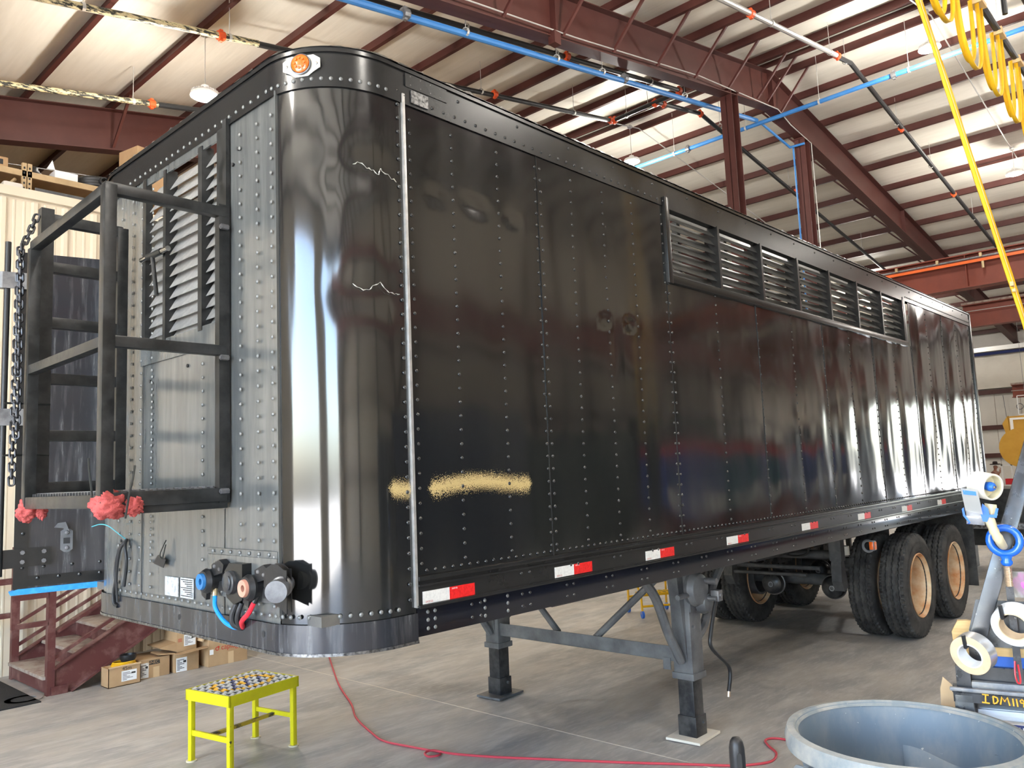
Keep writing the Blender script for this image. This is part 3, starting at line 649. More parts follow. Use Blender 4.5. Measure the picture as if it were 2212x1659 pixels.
# holes in nose band, patch plates
for y, z in ((1.174, 1.225), (.406, 1.225), (1.9, 1.56), (1.12, 2.42), (1.55, 2.39), (.62, 3.36), (.67, 3.3)):
    part('hole', 'tread_dark', T, lambda m: m.cyl((-.0135 if z < 1.3 else -.006, y, z), (.0, y, z), .013 if z < 1.3 else .009, 12))
B('patch_plate', 'raw_edge', T, .5, .6, -.0145, -.008, 3.515, 3.575); B('splice_plate', 'paint_rail', T, .47, .72, -.011, -.002, 3.585, 3.65)
# marker lamp on the nose
def face(p, n, up=(0, 0, 1)):
    n = Vector(n).normalized(); u = Vector(up); x = u.cross(n).normalized(); y = n.cross(x); return frame(p, x, y)
mk = MB()
octo = [(-.085, -.02), (-.055, -.035), (-.03, -.052), (.03, -.052), (.055, -.035), (.085, -.02), (.085, .02), (.055, .04), (-.055, .04), (-.085, .02)]
mk.prism(octo, lambda u, v, t: (u, v, t), 0, .004); ml = mk.build('marker_lamp', 'alu_bracket', T)
mn = Vector((-.85, -.53, 0)).normalized(); mp_ = Vector((TR, TR, 3.604))+mn*(TR+.008); mp_.z = 3.6
ml.matrix_local = face(mp_, mn)
part('bezel', 'steel', ml, lambda m: m.lathe([(.046, .003), (.046, .014), (.042, .016), (.04, .004)], n=24))
part('lens', 'amber', ml, lambda m: (m.lathe([(.041, .006), (.04, .018), (.032, .024), (0, .027)], n=24), [m.cyl((.022*math.cos(a), .022*math.sin(a), .02), (.022*math.cos(a), .022*math.sin(a), .029), .006, 8) for a in [k*PI/4 for k in range(8)]]))
for sx in (-.068, .068): part('screw', 'chrome', ml, lambda m: m.dome((sx, 0, .004), (0, 0, 1), .008, .004, 10))
# reflective tape
def tapes(x, z, h=.052, w=.304):
    t = B('reflective_tape', 'refl_white', T, x, x+w/2, -.0135, -.011, z, z+h); B('red_half', 'refl_red', t, x+w/2, x+w, -.0136, -.011, z, z+h)
    if x < 3.3: text('print', 'DOT-C2', .011, 'ink_red', t, frame((x+.035, -.0138, z+.008), (1, 0, 0), (0, 0, 1)), .0002); text('print', 'DOT-C2', .009, 'label_white', t, frame((x+w/2+.03, -.0139, z+h-.008), (1, 0, 0), (0, 0, 1)), .0002)
for x in (.485, 1.345, 2.15, 3.10, 4.275, 5.44, 6.6, 7.77): tapes(x, 1.304 if x < 1 else 1.308)
# name plates, tag, wiring on the nose
B('data_plate', 'plate_white', T, -.008, -.003, 1.20, 1.342, 1.315, 1.405); dp = B('data_plate', 'plate_white', T, -.008, -.003, 1.043, 1.175, 1.315, 1.408)
for k in range(9): B('text_line', 'ink', dp, -.0086, -.0078, 1.05, 1.168-.02*((k*7) % 4), 1.323+k*.0093, 1.327+k*.0093)
tg = thing('hanging_tag', 'small black plastic card hung by a cord on the trailer nose', 'tag', (-.012, 1.31, 1.58))
part('card', 'black_plastic', tg, lambda m: m.prism([(.134, -.115), (.08, -.074), (-.01, -.092), (.018, -.133)], lambda u, v, t: (t-.012, u, v), 0, .003))
part('loop', 'zip', tg, lambda m: m.tube(smoothpath([(-.006, 0, 0), (-.012, .02, -.03), (-.016, .045, -.07), (-.012, .03, -.09), (-.012, .01, -.06), (-.008, 0, -.02)]), .003, 6))
part('cable_bundle', 'rubber_hose', T, lambda m: (m.tube(smoothpath([(-.012, 1.80, 1.57), (-.03, 1.85, 1.52), (-.03, 1.90, 1.42), (-.025, 1.91, 1.35), (-.02, 1.95, 1.28), (-.02, 1.94, 1.23), (-.015, 1.905, 1.215)]), .009, 8), m.tube(smoothpath([(-.012, 1.80, 1.57), (-.03, 1.84, 1.52), (-.028, 1.885, 1.42), (-.024, 1.9, 1.33), (-.02, 1.895, 1.24)]), .007, 8), m.tube(smoothpath([(-.012, 1.80, 1.57), (-.035, 1.765, 1.54), (-.035, 1.745, 1.47), (-.03, 1.765, 1.40), (-.028, 1.79, 1.33)]), .008, 8)))
part('tie_line', 'cyan_line', T, lambda m: m.tube(smoothpath([(-.02, 1.80, 1.575), (-.05, 1.80, 1.6), (-.09, 1.84, 1.645), (-.1, 1.93, 1.655), (-.09, 2.08, 1.64)]), .0025, 6))
# air and power couplings
def glad(y, z, seal):
    g = part('gladhand', 'black_plastic', T, lambda m: (m.cyl((-.012, y, z), (-.055, y, z), .05, 20), m.lathe([(.05, 0), (.055, .012), (.045, .03), (.02, .034)], (-.05, y, z), (-1, 0, 0), 20), m.prism([(-.03, .02), (-.12, .04), (-.13, .075), (-.09, .095), (-.02, .07)], lambda u, v, t: (t, y+u, z+v), -.05, -.015), m.prism([(.02, -.04), (.06, -.03), (.075, -.065), (.03, -.085)], lambda u, v, t: (t, y+u, z+v), -.05, -.03), m.prism([(-.075, .0), (-.13, .0), (-.13, -.04), (-.06, -.04)], lambda u, v, t: (t, y+u, z+v), -.04, -.012)))
    part('seal', seal, g, lambda m: m.lathe([(.014, .036), (.034, .04), (.036, .03), (.036, .02), (.014, .02)], (-.055, y, z), (-1, 0, 0), 20, closed=True))
    for dy, dz in ((-.05, .065), (-.095, .055)): part('bolt', 'steel', g, lambda m: m.dome((-.05, y+dy, z+dz), F, .009, .007, 8))
    return g
glad(.80, 1.42, 'glad_blue'); glad(.43, 1.415, 'glad_red')
sb = part('socket_box', 'paint_rail', T, lambda m: m.prism([(.63, 1.36), (.65, 1.40), (.65, 1.47), (.61, 1.505), (.50, 1.505), (.50, 1.36), (.57, 1.335)], lambda u, v, t: (t, u, v), -.055, -.01))
part('socket_cover', 'leg_black', sb, lambda m: (m.lathe([(.05, 0), (.048, .015), (.04, .02), (0, .02)], (-.055, .595, 1.425), (-1, 0, 0), 20), m.tube([(-.078, .595+.035*math.cos(a), 1.425+.035*math.sin(a)) for a in [2.2+k*.25 for k in range(8)]], .004, 6)))
pl = part('cable_plug', 'steel', T, lambda m: m.lathe([(.0, 0), (.036, 0), (.036, .05), (.042, .055), (.042, .07), (.036, .075), (.036, .12), (.042, .125), (.042, .15), (.0, .15)], (-.02, .22, 1.44), (-.7, -.70, -.08), 24))
hood = [(-.075, .065), (-.03, .085), (.03, .085), (.09, .06), (.1, -.02), (.06, -.08), (-.02, -.1), (-.1, -.13), (-.1, .065)]
for dx in (.0, .045): part('hood_plate', 'black_plastic', pl, lambda m: m.prism([(u, v) for u, v in hood], lambda u, v, t: (-.03-dx*.8+t, .25+u*.85-dx*.6, 1.445+v*.85), 0, .004))
part('blue_hose', 'blue_rubber', T, lambda m: m.tube(smoothpath([(-.04, .765, 1.355), (-.05, .74, 1.31), (-.045, .68, 1.26), (-.03, .62, 1.235), (-.012, .585, 1.235)]), .0095, 10))
part('hose_end', 'brass', T, lambda m: m.cyl((-.035, .772, 1.385), (-.04, .765, 1.355), .011, 10))
part('red_hose', 'red_rubber', T, lambda m: m.tube(smoothpath([(-.045, .42, 1.355), (-.05, .455, 1.31), (-.045, .52, 1.27), (-.012, .575, 1.235)]), .0105, 10))
part('hose_end', 'black_plastic', T, lambda m: m.cyl((-.035, .405, 1.385), (-.045, .42, 1.355), .012, 10))
part('power_cable', 'rubber_hose', T, lambda m: (m.tube(smoothpath([(-.035, .58, 1.34), (-.045, .60, 1.29), (-.04, .60, 1.25), (-.012, .58, 1.232)]), .013, 10), m.tube(smoothpath([(-.03, .55, 1.34), (-.04, .56, 1.30), (-.035, .575, 1.26), (-.012, .577, 1.232)]), .011, 10)))
# ---- guard platform and ladder on the nose
G = MB(); px0, py0, py1 = -.525, .715, 1.655; w = .05
G.bar((0-.03, py0, 1.76), (-.03, py0, 3.11), .05, .04, (0, 1, 0)); pf = G.build('guard_platform', 'frame_black', T)
def bar(name, p, q, w=.05, h=None, par=None, mat='frame_black'): return MB().bar(p, q, w, h, bev=.004).build(name, mat, par or pf)
bar('post', (px0, py0, 1.77), (px0, py0, 3.09)); bar('post', (px0, py1, 1.77), (px0, py1, 3.03))
bar('top_rail', (px0-.022, py0, 3.075), (-.02, py0, 3.075), .046); bar('top_rail', (px0, py0, 3.073), (px0, py1, 3.04), .044)
bar('mid_rail', (px0, py0, 2.435), (-.02, py0, 2.435), .046); bar('mid_rail', (px0, py0, 2.433), (px0, py1, 2.425), .044)
bar('base_rail', (px0, py0, 1.795), (-.02, py0, 1.795), .046, .06); bar('base_rail', (px0, py0, 1.79), (px0, py1, 1.79), .044, .055); bar('base_angle', (px0, py0+.02, 1.755), (-.01, py0+.02, 1.755), .06, .04); bar('base_rail', (-.03, py0, 1.795), (-.03, py1, 1.795))
bar('base_rail', (px0, py1, 1.79), (-.02, py1, 1.79))
gm = None
for k in range(26):
    y = py0+.035+k*.035
    if gm is None: o = MB().box(px0+.01, -.03, -.004, .004, 1.80, 1.83).build('grating_bar', 'steel', pf); gm = o.data
    else: o = bpy.data.objects.new('grating_bar', gm); COL.objects.link(o); o.parent = pf
    o.location = (0, y, 0)
for k in range(14): B('grating_rod', 'steel', pf, px0+.03+k*.035, px0+.036+k*.035, py0, py1, 1.822, 1.834)
for z in (3.0, 2.4, 1.81): part('fixing_bolt', 'steel', pf, lambda m: (m.cyl((-.056, py0-.035, z), (-.02, py0-.035, z), .013, 6), m.cyl((-.06, py0-.035, z), (-.052, py0-.035, z), .008, 8)))
ld = part('ladder', 'frame_black', T, lambda m: m.bar((-.45, 1.745, 1.80), (-.45, 1.745, 3.27), .06, .05, (0, 1, 0)))
bar('stile', (-.08, 1.745, 1.80), (-.08, 1.745, 3.24), .055, .05, ld); bar('stile', (-.50, 1.745, 1.8), (-.50, 1.745, 2.98), .035, .05, ld)
for z in (3.22, 2.97, 2.685, 2.40, 2.115, 1.86): bar('rung', (-.45, 1.745, z), (-.08, 1.745, z), .043, .055, ld)
for z in (2.27, 2.02): part('tie_rod', 'zip', ld, lambda m: m.cyl((-.62, 1.72, z), (-.42, 1.72, z), .005, 6))
tp = part('toggle_bar', 'chrome', lv, lambda m: m.cyl((-.028, 1.61, 3.046), (-.028, 1.287, 3.04), .014, 12)); part('toggle_leg', 'frame_black', lv, lambda m: m.cyl((-.03, 1.47, 3.04), (-.03, 1.415, 2.82), .011, 10))
part('toggle_grip', 'frame_black', lv, lambda m: m.cyl((-.028, 1.53, 3.0445), (-.028, 1.36, 3.0415), .017, 12))
# far side door swung open past the nose
H = Vector((.6, 2.55, 0)); dd = Vector((math.cos(math.radians(-15)), math.sin(math.radians(-15)), 0)); dn = Vector((-dd.y, dd.x, 0))
def D(s, t, z): p = H+dd*s+dn*t; return Vector((p.x, p.y, z))
dr = part('side_door', 'paint_band', T, lambda m: m.prism([(-.9, 1.262), (-.05, 1.262), (-.05, 3.31), (-.9, 3.31)], lambda u, v, t: D(u, t, v), 0, .05))
part('door_edge', 'paint_rail', dr, lambda m: (m.prism([(-.905, 1.28), (-.83, 1.28), (-.83, 3.3), (-.905, 3.3)], lambda u, v, t: D(u, t, v), -.008, .055), m.prism([(-.83, 1.29), (-.05, 1.29), (-.05, 1.35), (-.83, 1.35)], lambda u, v, t: D(u, t, v), -.006, .01)))
part('masking_tape', 'tape_blue', dr, lambda m: m.prism([(-.915, 1.245), (-.05, 1.25), (-.05, 1.285), (-.5, 1.282), (-.88, 1.278), (-.925, 1.265)], lambda u, v, t: D(u, t, v), -.012, .056))
lk = part('lock_rod', 'pipe_black', dr, lambda m: (m.cyl(D(-.975, -.02, 1.36), D(-.975, -.02, 3.36), .017, 12), m.tube([D(-1.0, -.03, 1.5), D(-1.0, -.05, 1.35), D(-.985, -.05, 1.3), D(-.99, -.04, 1.2), D(-1.02, -.03, 1.13)], .012, 8)))
for z in (3.12, 2.29): part('rod_guide', 'steel', dr, lambda m: (m.prism([(-1.0, z-.05), (-.86, z-.05), (-.86, z+.05), (-1.0, z+.05)], lambda u, v, t: D(u, t, v), -.045, -.038), m.cyl(D(-1.0, -.02, z-.05), D(-1.0, -.02, z+.05), .025, 10)))
hg = part('hinge_strap', 'paint_rail', dr, lambda m: (m.prism([(-.99, 1.40), (-.71, 1.41), (-.71, 1.515), (-.99, 1.51)], lambda u, v, t: D(u, t, v), -.02, -.008), m.cyl(D(-.99, -.01, 1.395), D(-.99, -.01, 1.515), .022, 10)))
for u in (-.86, -.75):
    for z in (1.435, 1.49): part('bolt', 'steel', hg, lambda m: m.cyl(D(u, -.02, z), D(u, -.032, z), .013, 6))
lt = part('latch_plate', 'leg_grey', dr, lambda m: (m.prism([(-.665, 1.49), (-.645, 1.475), (-.62, 1.475), (-.6, 1.49), (-.6, 1.6), (-.62, 1.615), (-.645, 1.615), (-.665, 1.6)], lambda u, v, t: D(u, t, v), -.018, 0), m.prism([(-.62, 1.60), (-.66, 1.62), (-.70, 1.625), (-.68, 1.65), (-.64, 1.655)], lambda u, v, t: D(u, t, v), -.03, -.012)))
part('latch_slot', 'tread_dark', lt, lambda m: m.prism([(-.65, 1.525), (-.615, 1.525), (-.615, 1.56), (-.65, 1.56)], lambda u, v, t: D(u, t, v), -.0195, -.015))
for z in (1.50, 1.59): part('bolt', 'steel', lt, lambda m: m.dome(D(-.632, -.018, z), -dn, .014, .01, 8))
m = MB()
for k in range(7): m.dome(D(-.78+k*.11, -.006, 1.335), -dn, .011, .007, 8)
for k in range(9): m.dome(D(-.86, -.008, 1.4+k*.2), -dn, .011, .007, 8)
for k in range(5): m.dome(D(-.75+k*.15, 0, 1.4), -dn, .011, .007, 8)
o = m.build('door_rivets', 'rivet', dr, 50); o['kind'] = 'stuff'
# ---- wheels: one modelled, the others copies
RT, WT = .53, .27
def tyre(m):
    prof = [(.315, -.105), (.335, -.12), (.40, -.135), (.46, -.13), (.495, -.118)]
    nt, nth = 34, 216
    inner = [(.315, .105), (.29, .09), (.29, -.09)]
    rings = []
    def ring(fr):
        r = []
        for j in range(nth):
            a = 2*PI*j/nth; rr, y = fr(a); r.append(m.bm.verts.new((rr*math.cos(a), y, rr*math.sin(a))))
        rings.append(r)
    for rr, y in prof: ring(lambda a: (rr, y))
    for k in range(nt+1):
        s = -1+2*k/nt
        def fr(a, s=s):
            r = RT-.012*abs(s)**3; ph = (a*54/(2*PI)) % 1; zz = (abs(ph-.5)*4-1)*.055
            for g in (-.52, -.0, .52):
                if abs(s-g-zz) < .075: r -= .017
            if abs(s) > .82 and ((a*54/(2*PI)+(.5 if s > 0 else 0)) % 1) < .36: r -= .018
            return r, s*.112
        ring(fr)
    for rr, y in prof[::-1]: ring(lambda a: (rr, -y))
    for rr, y in inner: ring(lambda a: (rr, y))
    n = len(rings)
    for i in range(n):
        A, Bv = rings[i], rings[(i+1) % n]
        for j in range(nth): m.bm.faces.new((A[j], A[(j+1) % nth], Bv[(j+1) % nth], Bv[j]))
def wheel():
    w = part('tyre', 'rubber', T, tyre, 40)
    part('rim', 'rim_rust', w, lambda m: m.lathe([(.325, -.122), (.318, -.128), (.31, -.12), (.298, -.10), (.285, -.07), (.28, 0), (.285, .07), (.298, .1), (.31, .12), (.318, .128), (.325, .122), (.315, .10), (.30, 0), (.315, -.10)], (0, 0, 0), (0, 1, 0), 48, closed=True), 60)
    part('sidewall_ring', 'rubber', w, lambda m: [m.lathe([(r-.003, s*.137), (r, s*.1375), (r+.003, s*.137)], (0, 0, 0), (0, 1, 0), 48) for r in (.36, .43, .44) for s in (1, -1)], 60)
    return w
w0 = wheel(); w0.location = (7.2, .05+WT/2, RT-.005)
first = True
for x in (7.2, 8.5):
    for y in (.185, .50, TW-.50, TW-.185):
        if first: first = False; w0.rotation_euler = (0, .3, 0); continue
        dup(w0, T, (x, y, RT-.005), (0, rnd.random()*6, 0))
for x in (7.2, 8.5):
    ax = part('axle', 'under', T, lambda m: m.cyl((x, .2, .525), (x, TW-.2, .525), .065, 18))
    for y, s in ((.36, 1), (TW-.36, -1)):
        hb = part('hub', 'hub', ax, lambda m: (m.lathe([(0, -.1), (.07, -.1), (.085, -.06), (.11, 0), (.11, .12), (.0, .12)], (x, y, .525), (0, s, 0), 20), [m.bar((x, y, .525), (x+.27*math.cos(a), y, .525+.27*math.sin(a)), .07, .06, (0, 1, 0)) for a in [.3+k*2*PI/5 for k in range(5)]]))
        part('brake_drum', 'under', ax, lambda m: m.lathe([(.1, 0), (.21, 0), (.21, .18), (.19, .18), (.19, .02)], (x, y+s*.1, .525), (0, s, 0), 28))
    for y in (.84, 1.52):
        ch = part('brake_chamber', 'leg_black', ax, lambda m: m.lathe([(0, 0), (.07, .004), (.105, .03), (.118, .07), (.12, .1), (.0, .1)], (x-.36, y, .49), (1, .15, .0), 24))
        part('clamp_band', 'steel', ch, lambda m: m.lathe([(.12, .095), (.13, .1), (.13, .118), (.12, .122)], (x-.36, y, .49), (1, .15, 0), 24))
        part('spring_pot', 'under', ch, lambda m: m.lathe([(.12, .11), (.115, .17), (.08, .2), (.02, .21), (.02, .3)], (x-.36, y, .49), (1, .15, 0), 24))
        part('port', 'steel', ch, lambda m: m.lathe([(.03, -.012), (.034, 0), (.02, 0)], (x-.36, y, .49), (1, .15, 0), 12))
        part('bracket', 'under', ch, lambda m: m.bar((x-.2, y, .56), (x-.05, y, .60), .05, .02))
for y in (.62, TW-.62):
    part('spring_hanger', 'under', T, lambda m: (m.box(6.45, 6.55, y-.06, y+.06, .82, 1.17), m.prism([(6.46, .82), (6.54, .82), (6.6, .55), (6.5, .52), (6.44, .62)], lambda u, v, t: (u, y+t, v), -.05, .05)))
    for x in (7.85, 9.15): part('spring_hanger', 'under', T, lambda m: (m.box(x-.08, x+.08, y-.05, y+.05, .7, 1.17), m.box(x-.16, x+.16, y-.04, y+.04, .62, .74)))
    for x in (7.2, 8.5): part('leaf_spring', 'under', T, lambda m: [m.tube([(x-.6+.12*k+(k2*1.2-.24*k*k2)*1, y, .66-.025*k+.07*abs(k2-.5)*2) for k2 in [i/8 for i in range(9)]], .016, 6) for k in range(3)])
part('torque_rod', 'under', T, lambda m: (m.cyl((6.62, .85, .72), (6.62, TW-.4, .72), .022, 10), m.cyl((6.5, .95, .66), (6.5, TW-.4, .66), .018, 10), m.cyl((6.9, .8, .83), (6.9, TW-.5, .83), .05, 12)))
part('air_tank', 'under', T, lambda m: (m.lathe([(0, 0), (.08, .03), (.12, .1), (.12, .7), (.08, .77), (0, .8)], (6.1, 1.7, .92), (1, 0, 0), 20), m.box(5.9, 7.2, 1.2, 1.25, .85, 1.15)))
part('air_hose', 'rubber_hose', T, lambda m: (m.tube(smoothpath([(6.87, 1.52, .56), (6.8, 1.5, .72), (6.7, 1.35, .9), (6.6, 1.2, 1.1)]), .014, 8), m.tube(smoothpath([(6.7, 1.35, .86), (6.6, 1.1, .84), (6.55, .95, .88), (6.5, .9, 1.0)]), .012, 8)))
part('air_bag', 'rubber', T, lambda m: m.lathe([(0, 0), (.1, 0), (.13, .05), (.11, .09), (.13, .14), (.1, .2), (0, .2)], (6.85, .62, .62), (0, 0, 1), 18))
part('relay_valve', 'beige', T, lambda m: m.lathe([(0, 0), (.05, 0), (.05, .09), (0, .1)], (6.7, .62, .86), (0, 0, 1), 14))
sm_ = part('side_marker', 'leg_grey', T, lambda m: m.box(5.88, 5.94, .03, .075, 1.0, 1.09, bev=.008)); part('lens', 'amber', sm_, lambda m: (m.box(5.872, 5.882, .036, .07, 1.01, 1.08, bev=.003), m.box(5.89, 5.93, .024, .034, 1.01, 1.08)))
part('marker_arm', 'leg_grey', T, lambda m: m.tube([(5.9, .09+.045*math.cos(a), 1.04+.05*math.sin(a)) for a in [k*PI/9 for k in range(18)]], .012, 8, closed=True))
for y in (.05, TW-.65): B('mud_flap', 'rubber', T, 9.32, 9.34, y, y+.6, .25, 1.1)
B('rear_bumper', 'under', T, 9.7, 9.8, .2, TW-.2, .5, .6); B('bumper_leg', 'under', T, 9.72, 9.78, .7, .76, .6, 1.2); B('bumper_leg', 'under', T, 9.72, 9.78, 1.7, 1.76, .6, 1.2)
# ---- landing gear
LX = 3.19
for y, near in ((.39, True), (2.22, False)):
    lg = part('landing_leg', 'leg_grey', T, lambda m: m.box(LX-.075, LX+.075, y-.075, y+.075, .41, 1.16, bev=.01))
    B('collar', 'leg_grey', lg, LX-.085, LX+.085, y-.085, y+.085, .395, .44, bev=.006)
    B('inner_leg', 'leg_black', lg, LX-.06, LX+.06, y-.06, y+.06, .05, .41, bev=.008)
    B('sleeve', 'leg_black', lg, LX-.07, LX+.07, y-.07, y+.07, .02, .155, bev=.006)
    part('pin_bolt', 'steel', lg, lambda m: m.cyl((LX+.02, y-.085, .11), (LX+.02, y-.07, .11), .012, 6))
    part('foot_plate', 'leg_grey' if not near else 'concrete_dust', lg, lambda m: (m.obox(Vector((LX+.0, y, .014)), (.31, .25, .016), Matrix.Rotation(math.radians(4), 3, 'Z'))))
    part('wing_plate', 'leg_grey', lg, lambda m: (m.box(LX-.08, LX+.08, y-.09, y-.076, .85, 1.17), m.prism([(LX-.075, .5), (LX-.06, .5), (LX-.06, 1.16), (LX-.16, 1.16)], lambda u, v, t: (u, y+t, v), -.04, .04)))
    for z in (.98, 1.08, .75): part('bolt', 'steel', lg, lambda m: m.cyl((LX-.06, y-.1, z), (LX-.06, y-.085, z), .011, 6))
    for q, x2 in ((-.55, -.09), (.62, .09)):
        part('brace', 'leg_grey', lg, lambda m: m.tube(smoothpath([(LX+x2, y, .52 if q < 0 else .62), (LX+x2+q*.25, y, .72), (LX+q*.66, y, .98), (LX+q, y, 1.16)], 5), .032, 8))
xb = part('cross_brace', 'leg_grey', T, lambda m: (m.box(LX-.05, LX-.042, .44, 2.18, .50, .60), m.box(LX-.05, LX+.04, .44, 2.18, .50, .508)))
part('diagonal', 'leg_grey', xb, lambda m: m.cyl((LX, 1.55, .58), (LX, 2.08, 1.1), .025, 10)); part('diagonal', 'leg_grey', xb, lambda m: m.cyl((LX, 1.18, .58), (LX, .55, 1.1), .028, 10))
part('gusset', 'leg_grey', xb, lambda m: m.box(LX-.056, LX-.05, .5, .56, .44, .52))
gb = part('gearbox', 'leg_grey', T, lambda m: (m.lathe([(0, 0), (.11, 0), (.12, .03), (.1, .07), (.05, .085), (0, .085)], (LX-.02, .315, 1.0), (0, -1, 0), 24), m.lathe([(0, 0), (.075, 0), (.08, .04), (.06, .08), (0, .09)], (LX+.06, .315, .90), (0, -1, 0), 20), m.cyl((LX-.25, .29, .97), (LX, .29, .97), .018, 10)))
part('shaft', 'steel', gb, lambda m: m.cyl((LX+.05, .24, .93), (LX+.05, .17, .93), .016, 10)); part('shaft', 'steel', gb, lambda m: m.cyl((LX+.03, .25, 1.05), (LX+.03, .15, 1.05), .022, 12))
ck = part('crank_handle', 'pipe_black', T, lambda m: m.tube(smoothpath([(3.28, .19, .94), (3.22, .19, .83), (3.17, .19, .72), (3.15, .19, .645), (3.21, .19, .58), (3.34, .19, .49), (3.385, .19, .44), (3.385, .19, .38), (3.35, .19, .29)], 5), .0135, 10))
part('pivot_block', 'steel', ck, lambda m: (m.box(3.25, 3.31, .16, .22, .91, .985, bev=.006), m.cyl((LX+.05, .19, .93), (3.29, .19, .95), .012, 8), m.cyl((3.28, .15, .95), (3.28, .23, .95), .014, 10)))
part('worn_end', 'zinc', ck, lambda m: m.cyl((3.352, .19, .297), (3.344, .19, .262), .0142, 10))
B('belly_skid', 'under', T, .9, 2.6, .9, 1.6, 1.11, ZB)
# ---------------------------------------------------------------- chains and rags on the platform
def link_mesh():
    m = MB(); P = [(.0, .009*math.cos(a), (.0115 if math.sin(a) > 0 else -.0115)+.009*math.sin(a)) for a in [k*PI/6 for k in range(12)]]
    m.tube(P, .0042, 6, closed=True); return m
def chain(label, path):
    t = thing('chain', label, 'chain', path[0], group='chains hung on the platform ladder'); o = Vector(path[0]); P = [Vector(p)-o for p in path]
    L = [0]
    for a, b in zip(P, P[1:]): L.append(L[-1]+(b-a).length)
    n = int(L[-1]/.033); me = None
    for k in range(n):
        s = (k+.5)*.033; i = max(j for j in range(len(L)-1) if L[j] <= s); f = (s-L[i])/(L[i+1]-L[i]); p = P[i].lerp(P[i+1], f); d = (P[i+1]-P[i]).normalized()
        if me is None: ob = link_mesh().build('link', 'chain_steel', t, 60); me = ob.data
        else: ob = bpy.data.objects.new('link', me); COL.objects.link(ob); ob.parent = t
        q = d.to_track_quat('Z', 'Y'); ob.rotation_mode = 'QUATERNION'
        from mathutils import Quaternion
        ob.rotation_quaternion = q @ Quaternion((0, 0, 1), (PI/2)*(k % 2)+.3+rnd.uniform(-.25, .25)); ob.location = p; ob.scale = (1.35, 1.35, 1.12)
    return t
chain('steel chain looped from the ladder top down past the platform, long strand', [(-.50, 1.715, 3.22), (-.535, 1.71, 3.12), (-.575, 1.705, 3.02), (-.58, 1.705, 2.6), (-.583, 1.705, 2.2), (-.585, 1.705, 1.86)])
chain('steel chain hanging beside the longer one, ending at mid ladder', [(-.57, 1.695, 3.05), (-.582, 1.66, 2.97), (-.583, 1.65, 2.4), (-.584, 1.65, 2.08)])
def rag(label, c, r, seed, ties):
    t = thing('rag', label, 'rag', c, group='red rags tied round the platform corners')
    def fn(m):
        m.ball((0, 0, 0), 1, 48, 30)
        for v in m.bm.verts:
            d = v.co.normalized(); n = noise.noise(d*1.6+Vector((seed, 0, 0)))*.22+noise.noise(Vector((d.x*3+seed, d.y*3, d.z*7)))*.18+abs(noise.noise(Vector((d.x*4, d.y*9+seed, d.z*3))))*.16
            k = 1+n-.12; v.co = Vector((d.x*r[0]*k, d.y*r[1]*k, d.z*r[2]*k))
    part('cloth', 'rag', t, fn, 80)
    def fn2(m):
        m.ball((0, 0, 0), 1, 32, 20)
        for v in m.bm.verts:
            d = v.co.normalized(); k = .62+.35*noise.noise(Vector((d.x*3+seed, d.y*5, d.z*6))); v.co = Vector((d.x*r[0]*k*.8+ties[0][0], d.y*r[1]*k*.6+ties[0][1], d.z*r[2]*k*.95-.01))
    part('cloth_end', 'rag', t, fn2, 80)
    for k, tie in enumerate(ties[1:]):
        part('zip_tie', 'zip', t, lambda m: m.tube(smoothpath(tie), .0042, 6))
    return t
rag('red rag zip-tied round the near bottom corner of the platform', (-.505, .725, 1.775), (.072, .062, .06), 3.3, [(.085, -.03), [(-.04, .055, -.02), (-.045, .055, .06), (-.052, .06, .13), (-.055, .065, .19)], [(.04, -.065, -.055), (.048, -.066, .0), (.06, -.06, .06), (.075, -.05, .11), (.085, -.04, .155)]])
rag('smaller red rag hanging off the far bottom corner of the platform', (-.525, 1.665, 1.755), (.05, .05, .055), 8.1, [(.05, -.04)])
# ---------------------------------------------------------------- yellow step stool
sx, sy = Vector((.525, .06, 0)), Vector((.06, -.43, 0))
st = thing('step_stool', 'bright yellow steel step stool with a grip-strut top', 'stool', (.80, 2.86, 0), math.atan2(.10, .56))
SL, SWd, SH = .585, .46, .472
def lg(x, y):
    l = part('leg', 'yellow', st, lambda m: m.box(x, x+.034, y-.034, y, .006, SH-.055, bev=.003))
    part('foot_pad', 'foot_cream', l, lambda m: m.cyl((x+.017, y-.017, 0), (x+.017, y-.017, .008), .036, 16))
for x in (.01, SL-.044):
    for y in (-.012, -SWd+.046): lg(x, y)
part('apron', 'yellow', st, lambda m: (m.box(0, SL, -.012, 0, SH-.07, SH), m.box(0, SL, -SWd, -SWd+.012, SH-.07, SH), m.box(0, .012, -SWd, 0, SH-.07, SH), m.box(SL-.012, SL, -SWd, 0, SH-.07, SH)))
B('side_bar', 'yellow', st, .018, .034, -SWd+.046, -.046, .17, .205); B('side_bar', 'yellow', st, SL-.034, SL-.018, -SWd+.046, -.046, .19, .22)
B('stretcher', 'yellow_dull', st, .034, SL-.034, -SWd/2-.014, -SWd/2+.014, .185, .205)
B('tread_plate', 'tread_dark', st, .012, SL-.012, -SWd+.012, -.012, SH-.02, SH-.008)
tm = None
